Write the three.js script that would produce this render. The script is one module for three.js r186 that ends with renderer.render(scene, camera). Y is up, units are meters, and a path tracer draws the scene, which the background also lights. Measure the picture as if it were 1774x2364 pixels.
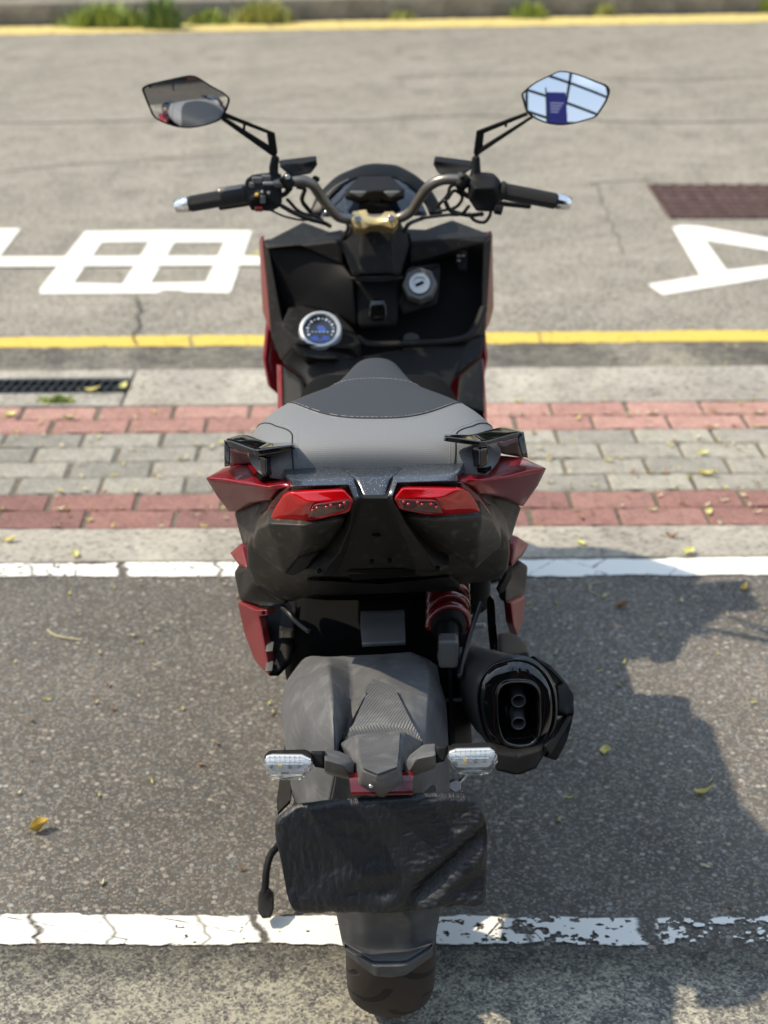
import * as THREE from 'three';
import { mergeGeometries, mergeVertices, toCreasedNormals } from 'three/addons/utils/BufferGeometryUtils.js';
import { RoundedBoxGeometry } from 'three/addons/geometries/RoundedBoxGeometry.js';

// ------------------------------------------------------------------ camera, sky, sun, exposure
const scene = new THREE.Scene();
const camera = new THREE.PerspectiveCamera(35.2, 768 / 1024, 0.05, 500);
camera.position.set(0, 1.785, 2.15);
camera.rotation.set(-0.4154, 0, 0);
camera.focus = 2.33;
camera.userData.fStop = 4.4;
const renderer = new THREE.WebGLRenderer({ antialias: true });
renderer.toneMapping = THREE.LinearToneMapping;
renderer.toneMappingExposure = 1.55;
renderer.shadowMap.enabled = true;

const SUN = new THREE.Vector3(-0.74, 1, 0.04).normalize();      // towards the sun: high on the left
{
  const W = 512, H = 256, d = new Float32Array(W * H * 4), v = new THREE.Vector3();
  for (let j = 0; j < H; j++) for (let i = 0; i < W; i++) {
    const el = ((j + 0.5) / H - 0.5) * Math.PI, az = ((i + 0.5) / W - 0.5) * 2 * Math.PI;
    v.set(Math.cos(az) * Math.cos(el), Math.sin(el), Math.sin(az) * Math.cos(el));
    const up = Math.max(0, v.y), k = Math.pow(1 - up, 2.4), g = Math.pow(Math.max(0, v.dot(SUN)), 8);
    let c = [0.36 + 0.40 * k, 0.5 + 0.3 * k, 0.70 + 0.16 * k].map((x, n) => x * 0.62 + g * [0.4, 0.37, 0.32][n]);
    const cl = Math.max(0, Math.sin(az * 3 + el * 9) * Math.sin(az * 7 - el * 14 + 1) + 0.25 * Math.sin(az * 19 + el * 31)) * Math.max(0, up - 0.08) * 0.35;
    c = c.map((x) => x + cl);
    if (v.y < 0) c = [0.2, 0.19, 0.17];
    const o = (j * W + i) * 4; d[o] = c[0]; d[o + 1] = c[1]; d[o + 2] = c[2]; d[o + 3] = 1;
  }
  const sky = new THREE.DataTexture(d, W, H, THREE.RGBAFormat, THREE.FloatType);
  sky.mapping = THREE.EquirectangularReflectionMapping; sky.magFilter = sky.minFilter = THREE.LinearFilter; sky.needsUpdate = true;
  scene.background = sky; scene.environment = sky;
  scene.backgroundIntensity = 1.4; scene.environmentIntensity = 1.4;
}
const sun = new THREE.DirectionalLight(0xfff0d8, 3.3);
sun.position.copy(SUN).multiplyScalar(30); sun.castShadow = true;
sun.shadow.mapSize.set(4096, 4096); sun.shadow.radius = 1.8;
Object.assign(sun.shadow.camera, { left: -6, right: 6, top: 8, bottom: -8, near: 1, far: 70 });
scene.add(sun, sun.target);

// ------------------------------------------------------------------ helpers
let seedState = 20240611;
const rnd = () => { seedState = (seedState + 0x6d2b79f5) | 0; let t = Math.imul(seedState ^ (seedState >>> 15), 1 | seedState); t = (t + Math.imul(t ^ (t >>> 7), 61 | t)) ^ t; return ((t ^ (t >>> 14)) >>> 0) / 4294967296; };
const rr = (a, b) => a + (b - a) * rnd();
const hash = (x, y, s = 0) => { let h = Math.imul(x, 374761393) ^ Math.imul(y, 668265263) ^ Math.imul(s + 1, 2147483647 - 58); h = Math.imul(h ^ (h >>> 13), 1274126177); return ((h ^ (h >>> 16)) >>> 0) / 4294967296; };
const mod = (a, n) => ((a % n) + n) % n, lerp = (a, b, t) => a + (b - a) * t, clamp = (x, a = 0, b = 1) => Math.min(b, Math.max(a, x));
const sst = (a, b, x) => { const t = clamp((x - a) / (b - a)); return t * t * (3 - 2 * t); };
// value noise that repeats after n cells
function vn(x, y, n, s = 0) {
  const i = Math.floor(x), j = Math.floor(y), u = x - i, v = y - j, a = u * u * (3 - 2 * u), b = v * v * (3 - 2 * v), m = (p, q) => hash(mod(p, n), mod(q, n), s);
  return lerp(lerp(m(i, j), m(i + 1, j), a), lerp(m(i, j + 1), m(i + 1, j + 1), a), b);
}
const fbm = (x, y, n, o, s = 0) => { let t = 0, a = 0.5, w = 0; for (let k = 0; k < o; k++) { t += a * vn(x, y, n, s + k); w += a; x *= 2; y *= 2; n *= 2; a *= 0.5; } return t / w; };
// nearest and second-nearest cell, repeating
const wo = { d: 0, e: 0, id: 0 };
function worley(x, y, n, s = 0) {
  const i = Math.floor(x), j = Math.floor(y); let d = 9, e = 9, id = 0;
  for (let q = -1; q <= 1; q++) for (let p = -1; p <= 1; p++) {
    const a = mod(i + p, n), b = mod(j + q, n), dx = i + p + hash(a, b, s) - x, dy = j + q + hash(a, b, s + 7) - y, r = dx * dx + dy * dy;
    if (r < d) { e = d; d = r; id = hash(a, b, s + 13); } else if (r < e) e = r;
  }
  wo.d = Math.sqrt(d); wo.e = Math.sqrt(e); wo.id = id; return wo;
}
const toS = (c) => (c <= 0.0031308 ? 12.92 * c : 1.055 * Math.pow(c, 1 / 2.4) - 0.055);
// pixel(x, y) in 0..1 gives [r, g, b, height]; colours are linear
function texPair(N, metres, pixel, M = N) {
  const c = new Uint8Array(N * M * 4), h = new Uint8Array(N * M * 4);
  for (let j = 0; j < M; j++) for (let i = 0; i < N; i++) {
    const p = pixel(i / N, j / M), o = (j * N + i) * 4;
    for (let k = 0; k < 3; k++) { c[o + k] = clamp(toS(p[k])) * 255; h[o + k] = clamp(p[3]) * 255; }
    c[o + 3] = h[o + 3] = 255;
  }
  const mk = (data, srgb) => {
    const t = new THREE.DataTexture(data, N, M, THREE.RGBAFormat); t.wrapS = t.wrapT = THREE.RepeatWrapping; t.magFilter = THREE.LinearFilter; t.minFilter = THREE.LinearMipmapLinearFilter;
    if (srgb) t.colorSpace = THREE.SRGBColorSpace; t.repeat.set(1 / metres, 1 / metres); t.needsUpdate = true; return t;
  };
  return [mk(c, true), mk(h, false)];
}
const std = (o) => new THREE.MeshStandardMaterial({ side: THREE.DoubleSide, ...o });
const phy = (o) => new THREE.MeshPhysicalMaterial({ side: THREE.DoubleSide, ...o });
const rgb = (r, g, b) => new THREE.Color().setRGB(r, g, b);

const nonIdx = (g) => (g.index ? g.toNonIndexed() : g);
const used = new Map();
const numbered = (n) => { const k = used.get(n) || 0; used.set(n, k + 1); return k ? n + '_' + String(k).padStart(3, '0') : n; };
function add(parent, name, geo, material) {
  const m = new THREE.Mesh(geo, material); m.name = parent === scene ? numbered(name) : name; m.castShadow = m.receiveShadow = true; parent.add(m); return m;
}
function tag(o, label, category, group) { o.userData.label = label; o.userData.category = category; if (group) o.userData.group = group; return o; }
function structure(name, geo, material) { const m = add(scene, name, geo, material); m.userData.kind = 'structure'; return m; }
function thing(name, label, category, at = [0, 0, 0]) { const g = new THREE.Group(); g.name = numbered(name); g.position.set(...at); scene.add(g); return tag(g, label, category); }
// uv in metres from the dominant axis of every face
function boxUV(g) {
  if (g.index) g = g.toNonIndexed();
  const p = g.attributes.position, uv = new Float32Array(p.count * 2), a = new THREE.Vector3(), b = new THREE.Vector3(), c = new THREE.Vector3();
  for (let i = 0; i < p.count; i += 3) {
    a.fromBufferAttribute(p, i); b.fromBufferAttribute(p, i + 1); c.fromBufferAttribute(p, i + 2);
    const n = b.clone().sub(a).cross(c.clone().sub(a)), x = Math.abs(n.x), y = Math.abs(n.y), z = Math.abs(n.z);
    [a, b, c].forEach((v, k) => { uv[(i + k) * 2] = x > y && x > z ? v.z : v.x; uv[(i + k) * 2 + 1] = y >= x && y > z ? v.z : v.y; });
  }
  g.setAttribute('uv', new THREE.BufferAttribute(uv, 2)); return g;
}
// Catmull-Clark subdivision of a polygon cage; every edge keeps the sharpness s for s levels
function subdivide(V, F, levels, s) {
  const key = (a, b) => (a < b ? a * 1e6 + b : b * 1e6 + a);
  let S = new Map();
  for (const f of F) f.forEach((a, i) => { const k = key(a, f[(i + 1) % f.length]); S.set(k, typeof s === 'function' ? s(a, f[(i + 1) % f.length]) : s); });
  for (let L = 0; L < levels; L++) {
    const E = new Map(), n = V.length, fp = F.map((f) => { const c = [0, 0, 0]; for (const i of f) for (let k = 0; k < 3; k++) c[k] += V[i][k] / f.length; return c; });
    F.forEach((f, fi) => f.forEach((a, i) => { const b = f[(i + 1) % f.length], k = key(a, b); if (!E.has(k)) E.set(k, { a, b, f: [], s: S.get(k) || 0 }); E.get(k).f.push(fi); }));
    const NV = [], vE = V.map(() => []), vF = V.map(() => []);
    for (const e of E.values()) { vE[e.a].push(e); vE[e.b].push(e); }
    F.forEach((f, fi) => f.forEach((a) => vF[a].push(fi)));
    V.forEach((p, i) => {
      const sharp = vE[i].filter((e) => e.s > 0 || e.f.length < 2), m = vE[i].length;
      if (sharp.length >= 3 || m < 3) { NV.push(p); return; }
      if (sharp.length === 2) { const o = sharp.map((e) => V[e.a === i ? e.b : e.a]); NV.push(p.map((c, k) => (6 * c + o[0][k] + o[1][k]) / 8)); return; }
      const q = [0, 0, 0], r = [0, 0, 0];
      for (const fi of vF[i]) for (let k = 0; k < 3; k++) q[k] += fp[fi][k] / vF[i].length;
      for (const e of vE[i]) for (let k = 0; k < 3; k++) r[k] += (V[e.a][k] + V[e.b][k]) / 2 / m;
      NV.push(p.map((c, k) => (q[k] + 2 * r[k] + (m - 3) * c) / m));
    });
    const fI = F.map((_, i) => n + i); NV.push(...fp);
    const S2 = new Map();
    for (const [k, e] of E) {
      const A = V[e.a], B = V[e.b];
      e.i = NV.length;
      NV.push(e.s > 0 || e.f.length < 2 ? A.map((c, x) => (c + B[x]) / 2) : A.map((c, x) => (c + B[x] + fp[e.f[0]][x] + fp[e.f[1]][x]) / 4));
      S2.set(key(e.a, e.i), Math.max(0, e.s - 1)); S2.set(key(e.b, e.i), Math.max(0, e.s - 1));
    }
    const NF = [];
    F.forEach((f, fi) => f.forEach((a, i) => { const nx = f[(i + 1) % f.length], pv = f[(i + f.length - 1) % f.length]; NF.push([a, E.get(key(a, nx)).i, fI[fi], E.get(key(pv, a)).i]); }));
    V = NV; F = NF; S = S2;
  }
  return meshOf(V, F);
}
function meshOf(V, F) {
  const idx = []; for (const f of F) for (let i = 1; i < f.length - 1; i++) idx.push(f[0], f[i], f[i + 1]);
  const g = new THREE.BufferGeometry(); g.setAttribute('position', new THREE.Float32BufferAttribute(V.flat(), 3)); g.setIndex(idx); g.computeVertexNormals(); return g;
}
// turn all faces of a closed cage the same way, outwards
function orient(V, F) {
  F = F.map((f) => [...f]);
  const by = new Map(); F.forEach((f, fi) => f.forEach((a, i) => { const b = f[(i + 1) % f.length], k = Math.min(a, b) + '_' + Math.max(a, b); if (!by.has(k)) by.set(k, []); by.get(k).push(fi); }));
  const done = new Set();
  for (let s = 0; s < F.length; s++) {
    if (done.has(s)) continue; done.add(s); const q = [s];
    while (q.length) {
      const fi = q.pop(), f = F[fi];
      f.forEach((a, i) => { const b = f[(i + 1) % f.length];
        for (const o of by.get(Math.min(a, b) + '_' + Math.max(a, b))) if (!done.has(o)) { const g = F[o], j = g.indexOf(a); if (g[(j + 1) % g.length] === b) g.reverse(); done.add(o); q.push(o); } });
    }
  }
  let vol = 0;
  for (const f of F) for (let i = 1; i < f.length - 1; i++) { const [a, b, c] = [V[f[0]], V[f[i]], V[f[i + 1]]]; vol += a[0] * (b[1] * c[2] - b[2] * c[1]) - a[1] * (b[0] * c[2] - b[2] * c[0]) + a[2] * (b[0] * c[1] - b[1] * c[0]); }
  if (vol < 0) F.forEach((f) => f.reverse());
  return F;
}
// a body panel: its outer skin as a cage, thickened by the offset towards the inside of the scooter
function panelGeo(V, F, off = [0, -0.005, -0.02], levels = 3, sharp = 2) {
  const n = V.length, cnt = new Map(), o = typeof off === 'function' ? off : () => off;
  F.forEach((f) => f.forEach((a, i) => { const b = f[(i + 1) % f.length], k = Math.min(a, b) + '_' + Math.max(a, b); cnt.set(k, (cnt.get(k) || 0) + 1); }));
  const W = [...V, ...V.map((p, i) => { const d = o(p, i); return [p[0] + d[0], p[1] + d[1], p[2] + d[2]]; })];
  const G = [...F.map((f) => [...f]), ...F.map((f) => f.map((i) => i + n).reverse())];
  F.forEach((f) => f.forEach((a, i) => { const b = f[(i + 1) % f.length]; if (cnt.get(Math.min(a, b) + '_' + Math.max(a, b)) === 1) G.push([b, a, a + n, b + n]); }));
  return subdivide(W, orient(W, G), levels, sharp);
}
const panel = (parent, name, material, V, F, off, levels, sharp) => add(parent, name, boxUV(panelGeo(V, F, off, levels, sharp)), material);
const poly = (parent, name, material, V, off, levels, sharp) => panel(parent, name, material, V, [V.map((_, i) => i)], off, levels, sharp);
const vec = (a) => new THREE.Vector3(...a);
const capDisc = (p, d, r) => new THREE.SphereGeometry(r, 14, 8).translate(p.x, p.y, p.z);
function pipeGeo(pts, r, seg = 40, sides = 12) {
  const P = pts.map(vec), c = new THREE.CatmullRomCurve3(P, false, 'centripetal');
  return mergeGeometries([new THREE.TubeGeometry(c, seg, r, sides, false), capDisc(P[0], 0, r), capDisc(P[P.length - 1], 0, r)].map((g) => nonIdx(g)));
}
const pipe = (parent, name, material, pts, r, seg, sides) => add(parent, name, pipeGeo(pts, r, seg, sides), material);
function rodGeo(a, b, r1, r2 = r1, sides = 24) {
  const A = vec(a), B = vec(b), d = B.clone().sub(A), L = d.length(), e = Math.min(r1, r2, L) * 0.18;
  const g = new THREE.LatheGeometry([[0, 0], [r1 - e, 0], [r1, e], [r2, L - e], [r2 - e, L], [0, L]].map((q) => new THREE.Vector2(q[0], q[1])), sides);
  g.applyQuaternion(new THREE.Quaternion().setFromUnitVectors(new THREE.Vector3(0, 1, 0), d.normalize())); g.translate(...a);
  return toCreasedNormals(g, 0.7);
}
const rod = (parent, name, material, a, b, r1, r2, sides) => add(parent, name, rodGeo(a, b, r1, r2, sides), material);
function blockGeo(w, h, d, r = 0.004, at = [0, 0, 0], rot = [0, 0, 0]) {
  const g = new RoundedBoxGeometry(w, h, d, 3, Math.min(r, w / 2.1, h / 2.1, d / 2.1)); g.applyMatrix4(new THREE.Matrix4().makeRotationFromEuler(new THREE.Euler(...rot))); g.translate(...at); return nonIdx(g);
}
const block = (parent, name, material, w, h, d, at, r, rot) => add(parent, name, boxUV(blockGeo(w, h, d, r, at, rot)), material);
// flat sheet through rows of ground points; A and B are [left, right] boundary lines in plan
const onLine = ([p, q], x) => p[1] + ((q[1] - p[1]) * (x - p[0])) / (q[0] - p[0]);
function sheetGeo(A, B, y, x0, x1, nx, nz, tint, thick = 0) {
  const pos = [], uv = [], col = [], idx = [];
  for (let j = 0; j <= nz; j++) for (let i = 0; i <= nx; i++) {
    const x = lerp(x0, x1, i / nx), z = lerp(onLine(A, x), onLine(B, x), j / nz); pos.push(x, y, z); uv.push(x, -z); col.push(...(tint ? tint(x, z, j / nz) : [1, 1, 1]));
    if (i < nx && j < nz) { const a = j * (nx + 1) + i, b = a + 1, c = a + nx + 1, d = c + 1; idx.push(a, b, c, b, d, c); }
  }
  const g = new THREE.BufferGeometry();
  g.setAttribute('position', new THREE.Float32BufferAttribute(pos, 3)); g.setAttribute('uv', new THREE.Float32BufferAttribute(uv, 2)); g.setAttribute('color', new THREE.Float32BufferAttribute(col, 3)); g.setIndex(idx); g.computeVertexNormals();
  if (g.attributes.normal.getY(0) < 0) { const q = g.index.array; for (let i = 0; i < q.length; i += 3) { const t = q[i]; q[i] = q[i + 1]; q[i + 1] = t; } g.computeVertexNormals(); }
  return g;
}
// ------------------------------------------------------------------ materials of the setting
const N9 = 999;
const [asphaltC, asphaltH] = texPair(1536, 1.5, (x, y) => {
  const a = worley(x * 285, y * 285, 285, 3), gap = a.e - a.d, id = a.id, stone = sst(0.0, 0.22, gap), pick = hash(Math.floor(id * 1e6), 3), warm = 0.9 + 0.2 * hash(Math.floor(id * 1e6), 9);
  const c = worley(x * 105, y * 105, 105, 6), big = c.id > 0.88 && c.d < 0.36 ? 1 : 0, bt = hash(Math.floor(c.id * 1e6), 5), n = fbm(x * 9, y * 9, 9, 4, 2);
  let l = 0.05 + 0.034 * n + stone * (0.008 + 0.13 * pick * pick * pick + 0.035 * pick); if (big) l = 0.095 + 0.2 * bt;
  return [l * 1.12 * warm, l * 1.0, l * 0.83 / warm, 0.2 + 0.45 * stone * (0.4 + 0.6 * id) + 0.2 * big];
});
const [roadC, roadH] = texPair(1024, 1.6, (x, y) => {
  const a = worley(x * 180, y * 180, 180, 23), n = fbm(x * 12, y * 12, 12, 4, 8), gap = sst(0.0, 0.2, a.e - a.d);
  const l = 0.205 + 0.24 * (a.id - 0.5) * gap + 0.09 * (n - 0.5) - 0.04 * (1 - gap);
  return [l * 1.06, l * 1.0, l * 0.86, 0.3 + 0.5 * gap * a.id];
});
const [concC, concH] = texPair(1408, 1.3, (x, y) => {
  const n = fbm(x * 6, y * 6, 6, 5, 31), m = fbm(x * 34, y * 34, 34, 3, 35), a = worley(x * 165, y * 165, 165, 43), ai = a.id, ad = a.d, b = worley(x * 330, y * 330, 330, 45), bi = b.id;
  const g = clamp(0.55 + 0.75 * (m - 0.5) + 0.55 * (n - 0.5) + 0.8 * (ai - 0.5) * (1.1 - ad) + 0.75 * (bi - 0.5)), l = lerp(0.085, 0.42, g * (0.6 + 0.4 * g));
  return [l * 1.05, l * 1.0, l * lerp(0.92, 0.76, g), 0.25 + 0.5 * g + 0.25 * (1 - ad) * ai];
});
const [kerbC, kerbH] = texPair(768, 0.9, (x, y) => {
  const a = worley(x * 90, y * 90, 90, 63), n = fbm(x * 6, y * 6, 6, 5, 51), f = fbm(x * 80, y * 80, 80, 2, 57), l = 0.2 + 0.24 * n + 0.14 * (f - 0.5) + 0.05 * (a.id - 0.5) - (f < 0.27 ? 0.08 : 0);
  return [l * 1.05, l * 0.975, l * 0.83, 0.35 + 0.5 * f];
});
const [brickC, brickH] = texPair(512, 0.45, (x, y) => {
  const n = fbm(x * 5, y * 5, 5, 5, 71), f = fbm(x * 70, y * 70, 70, 3, 77), l = 0.74 + 0.75 * (n - 0.5) + 0.7 * (f - 0.5);
  return [l, l, l, 0.3 + 0.5 * f + 0.2 * n];
});
const vm = (map, bump, scale, o = {}) => std({ map, bumpMap: bump, bumpScale: scale, roughness: 0.93, vertexColors: true, ...o });
const M = {
  asphalt: vm(asphaltC, asphaltH, 0.003, { color: rgb(1.12, 1.15, 1.2) }), road: vm(roadC, roadH, 0.002), concrete: vm(concC, concH, 0.0025),
  gutter: vm(concC, concH, 0.002, { color: rgb(0.62, 0.6, 0.6) }),
  kerb: std({ map: kerbC, bumpMap: kerbH, bumpScale: 0.002, roughness: 0.95 }),
  kerbFar: std({ map: kerbC, bumpMap: kerbH, bumpScale: 0.002, roughness: 0.95, color: rgb(0.62, 0.6, 0.56) }),
  soil: std({ color: rgb(0.12, 0.1, 0.07), roughness: 1 }),
  joint: std({ map: kerbC, bumpMap: kerbH, bumpScale: 0.003, color: rgb(0.38, 0.355, 0.305), roughness: 1 }),
};
const redBrick = [[0.19, 0.1, 0.09], [0.225, 0.118, 0.104], [0.255, 0.132, 0.115], [0.29, 0.15, 0.128], [0.32, 0.175, 0.148]].map((c) => std({ map: brickC, bumpMap: brickH, bumpScale: 0.002, color: rgb(...c), roughness: 0.94 }));
const paleBrick = [[0.33, 0.18, 0.15], [0.36, 0.2, 0.165], [0.4, 0.22, 0.185], [0.43, 0.25, 0.205], [0.46, 0.27, 0.225]].map((c) => std({ map: brickC, bumpMap: brickH, bumpScale: 0.002, color: rgb(...c), roughness: 0.94 }));
const greyBrick = [[0.2, 0.19, 0.165], [0.25, 0.238, 0.205], [0.295, 0.28, 0.24], [0.335, 0.317, 0.268], [0.38, 0.358, 0.3]].map((c) => std({ map: brickC, bumpMap: brickH, bumpScale: 0.002, color: rgb(...c), roughness: 0.94 }));
// worn paint: alpha over x (metres) and y (0..1 across the line)
function wornPaint(N, Mh, len, x0, wear, color, seed, edge = 0.09, gaps = []) {
  const a = new Uint8Array(N * Mh * 4);
  for (let j = 0; j < Mh; j++) for (let i = 0; i < N; i++) {
    const x = x0 + (i / N) * len, v = j / Mh, w = wear(x), s = Math.round(len / 0.012), n = fbm((i / N) * s, v * 9, s, 3, seed), m = fbm((i / N) * len * 7, v * 2 + 3, Math.round(len * 7), 3, seed + 9);
    const lo = fbm((i / N) * len * 22, v * 3 + 9, Math.round(len * 22), 4, seed + 21), e = Math.min(v, 1 - v) - edge * (0.1 + 2.2 * Math.pow(m, 1.5)) * (0.6 + w) - 0.16 * (lo - 0.42) - 0.06 * (n - 0.5), chip = n - (0.13 + 0.62 * w * (0.35 + 1.1 * m));
    const cell = worley((i / N) * len * 5.5, v * 0.5 + 2, Math.round(len * 5.5), seed + 4), crack = cell.id > 0.35 ? 1 : (cell.e - cell.d) - 0.012 - 0.05 * (n - 0.5);
    let gap = 1; for (const [gx, gw] of gaps) gap = Math.min(gap, (Math.abs(x - gx - 0.05 * (m - 0.5) - 0.02 * (v - 0.5)) - gw * (0.4 + 1.2 * n)) * 60);
    const on = Math.min(e * 14, chip * 16, crack * 30, gap); const o = (j * N + i) * 4;
    a[o] = a[o + 1] = a[o + 2] = clamp(on * 2 + 0.5) * 255; a[o + 3] = 255;
  }
  const t = new THREE.DataTexture(a, N, Mh, THREE.RGBAFormat); t.magFilter = THREE.LinearFilter; t.wrapS = t.wrapT = THREE.ClampToEdgeWrapping; t.needsUpdate = true;
  return std({ color: rgb(...color), alphaMap: t, transparent: true, roughness: 0.8, bumpMap: kerbH, bumpScale: 0.001 });
}
function paintStrip(name, A, B, y, x0, x1, material) {
  const g = sheetGeo(A, B, y, x0, x1, 60, 2), u = g.attributes.uv;
  for (let i = 0; i < u.count; i++) u.setXY(i, (i % 61) / 60, Math.floor(i / 61) / 2);
  return structure(name, g, material);
}
// ------------------------------------------------------------------ the ground
const KT = 0.008, RD = -0.09;
const lines = {
  apron: [[-0.6521,-0.0574],[0.6506,-0.0507]], near0: [[-0.6533,-0.0631],[0.6519,-0.0563]], near1: [[-0.6724,-0.1505],[0.6718,-0.1481]],
  far0: [[-0.9616,-1.4785],[0.9642,-1.4908]], far1: [[-0.9812,-1.5686],[0.9896,-1.6073]], bayEnd: [[-0.9829,-1.5763],[0.9913,-1.6151]],
  kerb0: [[-0.9784,-1.5596],[0.9869,-1.5982]], kerb1: [[-1.0244,-1.7707],[1.0299,-1.796]],
  pav1: [[-1.2291,-2.7105],[1.2433,-2.7757]], fk1: [[-1.3074,-3.0703],[1.3215,-3.1348]],
  gut1: [[-1.4339,-3.6081],[1.45,-3.6817]], yel0: [[-1.4339,-3.6081],[1.4511,-3.687]], yel1: [[-1.464,-3.746],[1.4867,-3.8505]],
  fy0: [[-3.3437,-12.3783],[3.539,-13.2752]], fy1: [[-3.4714,-12.9648],[3.6899,-13.968]],
};
const flat = (z) => [[-1, z], [1, z]];
const stain = (s, lo, hi, f = 1.1) => (x, z) => { const n = fbm((x + 90) * f, (z + 90) * f, N9, 4, s), k = lerp(lo, hi, sst(0.25, 0.75, n)); return [k, k, k]; };
const ground = structure('ground', new THREE.PlaneGeometry(400, 400).rotateX(-Math.PI / 2).translate(0, -0.16, 0), M.soil);
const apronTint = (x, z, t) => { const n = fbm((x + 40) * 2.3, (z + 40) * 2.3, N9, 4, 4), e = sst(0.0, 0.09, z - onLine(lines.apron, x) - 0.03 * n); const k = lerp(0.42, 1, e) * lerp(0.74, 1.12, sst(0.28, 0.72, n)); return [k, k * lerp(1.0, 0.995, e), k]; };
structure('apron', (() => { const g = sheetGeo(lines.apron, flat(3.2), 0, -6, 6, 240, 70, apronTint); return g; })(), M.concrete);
structure('yard', sheetGeo(flat(3.2), flat(13), 0, -20, 20, 40, 20, stain(5, 0.45, 0.6)), M.asphalt);
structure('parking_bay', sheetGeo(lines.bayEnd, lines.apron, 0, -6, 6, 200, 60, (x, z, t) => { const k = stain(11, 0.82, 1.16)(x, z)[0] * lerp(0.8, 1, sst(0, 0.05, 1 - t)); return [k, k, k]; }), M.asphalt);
const road = structure('road', sheetGeo(lines.fy1, lines.fk1, RD, -45, 45, 300, 120, (x, z) => {
  const n = fbm((x + 90) * 0.5, (z + 90) * 1.4, N9, 4, 14), m = fbm((x + 90) * 0.35, (z + 90) * 0.35, N9, 3, 19);
  const lane = sst(-3.4, -1.6, z + 0.03 * x), k = lerp(1.12, 0.8, lane) * lerp(0.95, 1.04, sst(0.3, 0.7, n)) * lerp(0.94, 1.05, m);
  return [k * lerp(1.02, 1, lane), k, k * lerp(0.97, 1.02, lane)];
}), M.road);
structure('gutter', sheetGeo(lines.gut1, lines.fk1, RD + 0.004, -8, 8, 160, 6, stain(21, 0.7, 1.2, 3)), M.gutter);
const nearWear = (x) => 0.06 + 0.2 * sst(-0.12, -0.02, x) + 0.32 * sst(0.12, 0.3, x) + 0.24 * sst(0.44, 0.47, x) * (1 - 0.4 * sst(0.62, 0.7, x));
paintStrip('parking_line', lines.near1, lines.near0, 0.004, -1.5, 1.5, wornPaint(2048, 112, 3, -1.5, nearWear, [0.76, 0.75, 0.7], 101, 0.09, [[-0.222, 0.008], [-0.6, 0.005], [-0.475, 0.002], [-0.32, 0.0015], [0.235, 0.003], [0.46, 0.012]]));
paintStrip('parking_line', lines.far1, lines.far0, 0.004, -1.8, 1.8, wornPaint(1536, 48, 3.6, -1.8, (x) => (x < 0.2 ? 0.27 : 0.02), [0.78, 0.77, 0.72], 131, 0.1, [[-0.655, 0.012], [-0.42, 0.004], [-0.9, 0.003]]));
paintStrip('yellow_line', lines.yel1, lines.yel0, RD + 0.004, -3, 3, wornPaint(1024, 32, 6, -3, () => 0.04, [0.6, 0.44, 0.085], 151, 0.08, [[0.58, 0.004], [-0.72, 0.006]]));
paintStrip('yellow_line', lines.fy1, lines.fy0, RD + 0.004, -12, 12, wornPaint(1024, 32, 24, -12, () => 0.12, [0.6, 0.47, 0.17], 161, 0.04));
const white = std({ color: rgb(0.77, 0.755, 0.69), roughness: 0.85, bumpMap: kerbH, bumpScale: 0.001 });
// a painted mark on the road: outline and holes in plan, [x, z]
function mark(outer, holes, y) {
  const s = new THREE.Shape(outer.map(([x, z]) => new THREE.Vector2(x, -z))); holes.forEach((h) => s.holes.push(new THREE.Path(h.map(([x, z]) => new THREE.Vector2(x, -z)))));
  return structure('road_marking', boxUV(new THREE.ShapeGeometry(s).rotateX(-Math.PI / 2).translate(0, y, 0)), white);
}
mark([[-1.4183,-5.3912],[-1.033,-5.4139],[-0.6276,-5.4074],[-0.6378,-4.3816],[-0.645,-4.3443],[-0.8271,-4.3617],[-0.8433,-4.3816],[-0.924,-4.3866],[-0.936,-4.3443],[-1.4255,-4.3319],[-1.4401,-4.4067]], [
  [[-1.3063,-5.1861],[-1.0866,-5.2015],[-1.1048,-4.4779],[-1.3161,-4.4959]], [[-0.9702,-5.1861],[-0.739,-5.1923],[-0.7551,-4.5088],[-0.9907,-4.4959]]], RD + 0.004);
mark([[-1.8806,-5.44],[-1.7346,-5.4465],[-1.7243,-4.9413],[-1.8891,-4.9413]], [], RD + 0.004);
mark([[-2.3874,-4.9039],[-0.554,-4.924],[-0.5323,-4.7713],[-2.3355,-4.7327]], [], RD + 0.008);
mark([[1.3803,-5.4691],[1.4295,-5.511],[1.5152,-5.4935],[2.0775,-5.0253],[2.0535,-4.8726],[1.9955,-4.7691],[1.1518,-4.3157],[1.1138,-4.4743],[1.3612,-4.6118]], [
  [[1.4913,-5.2232],[1.9477,-4.8876],[1.4912,-4.6968]]], RD + 0.004);

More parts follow.
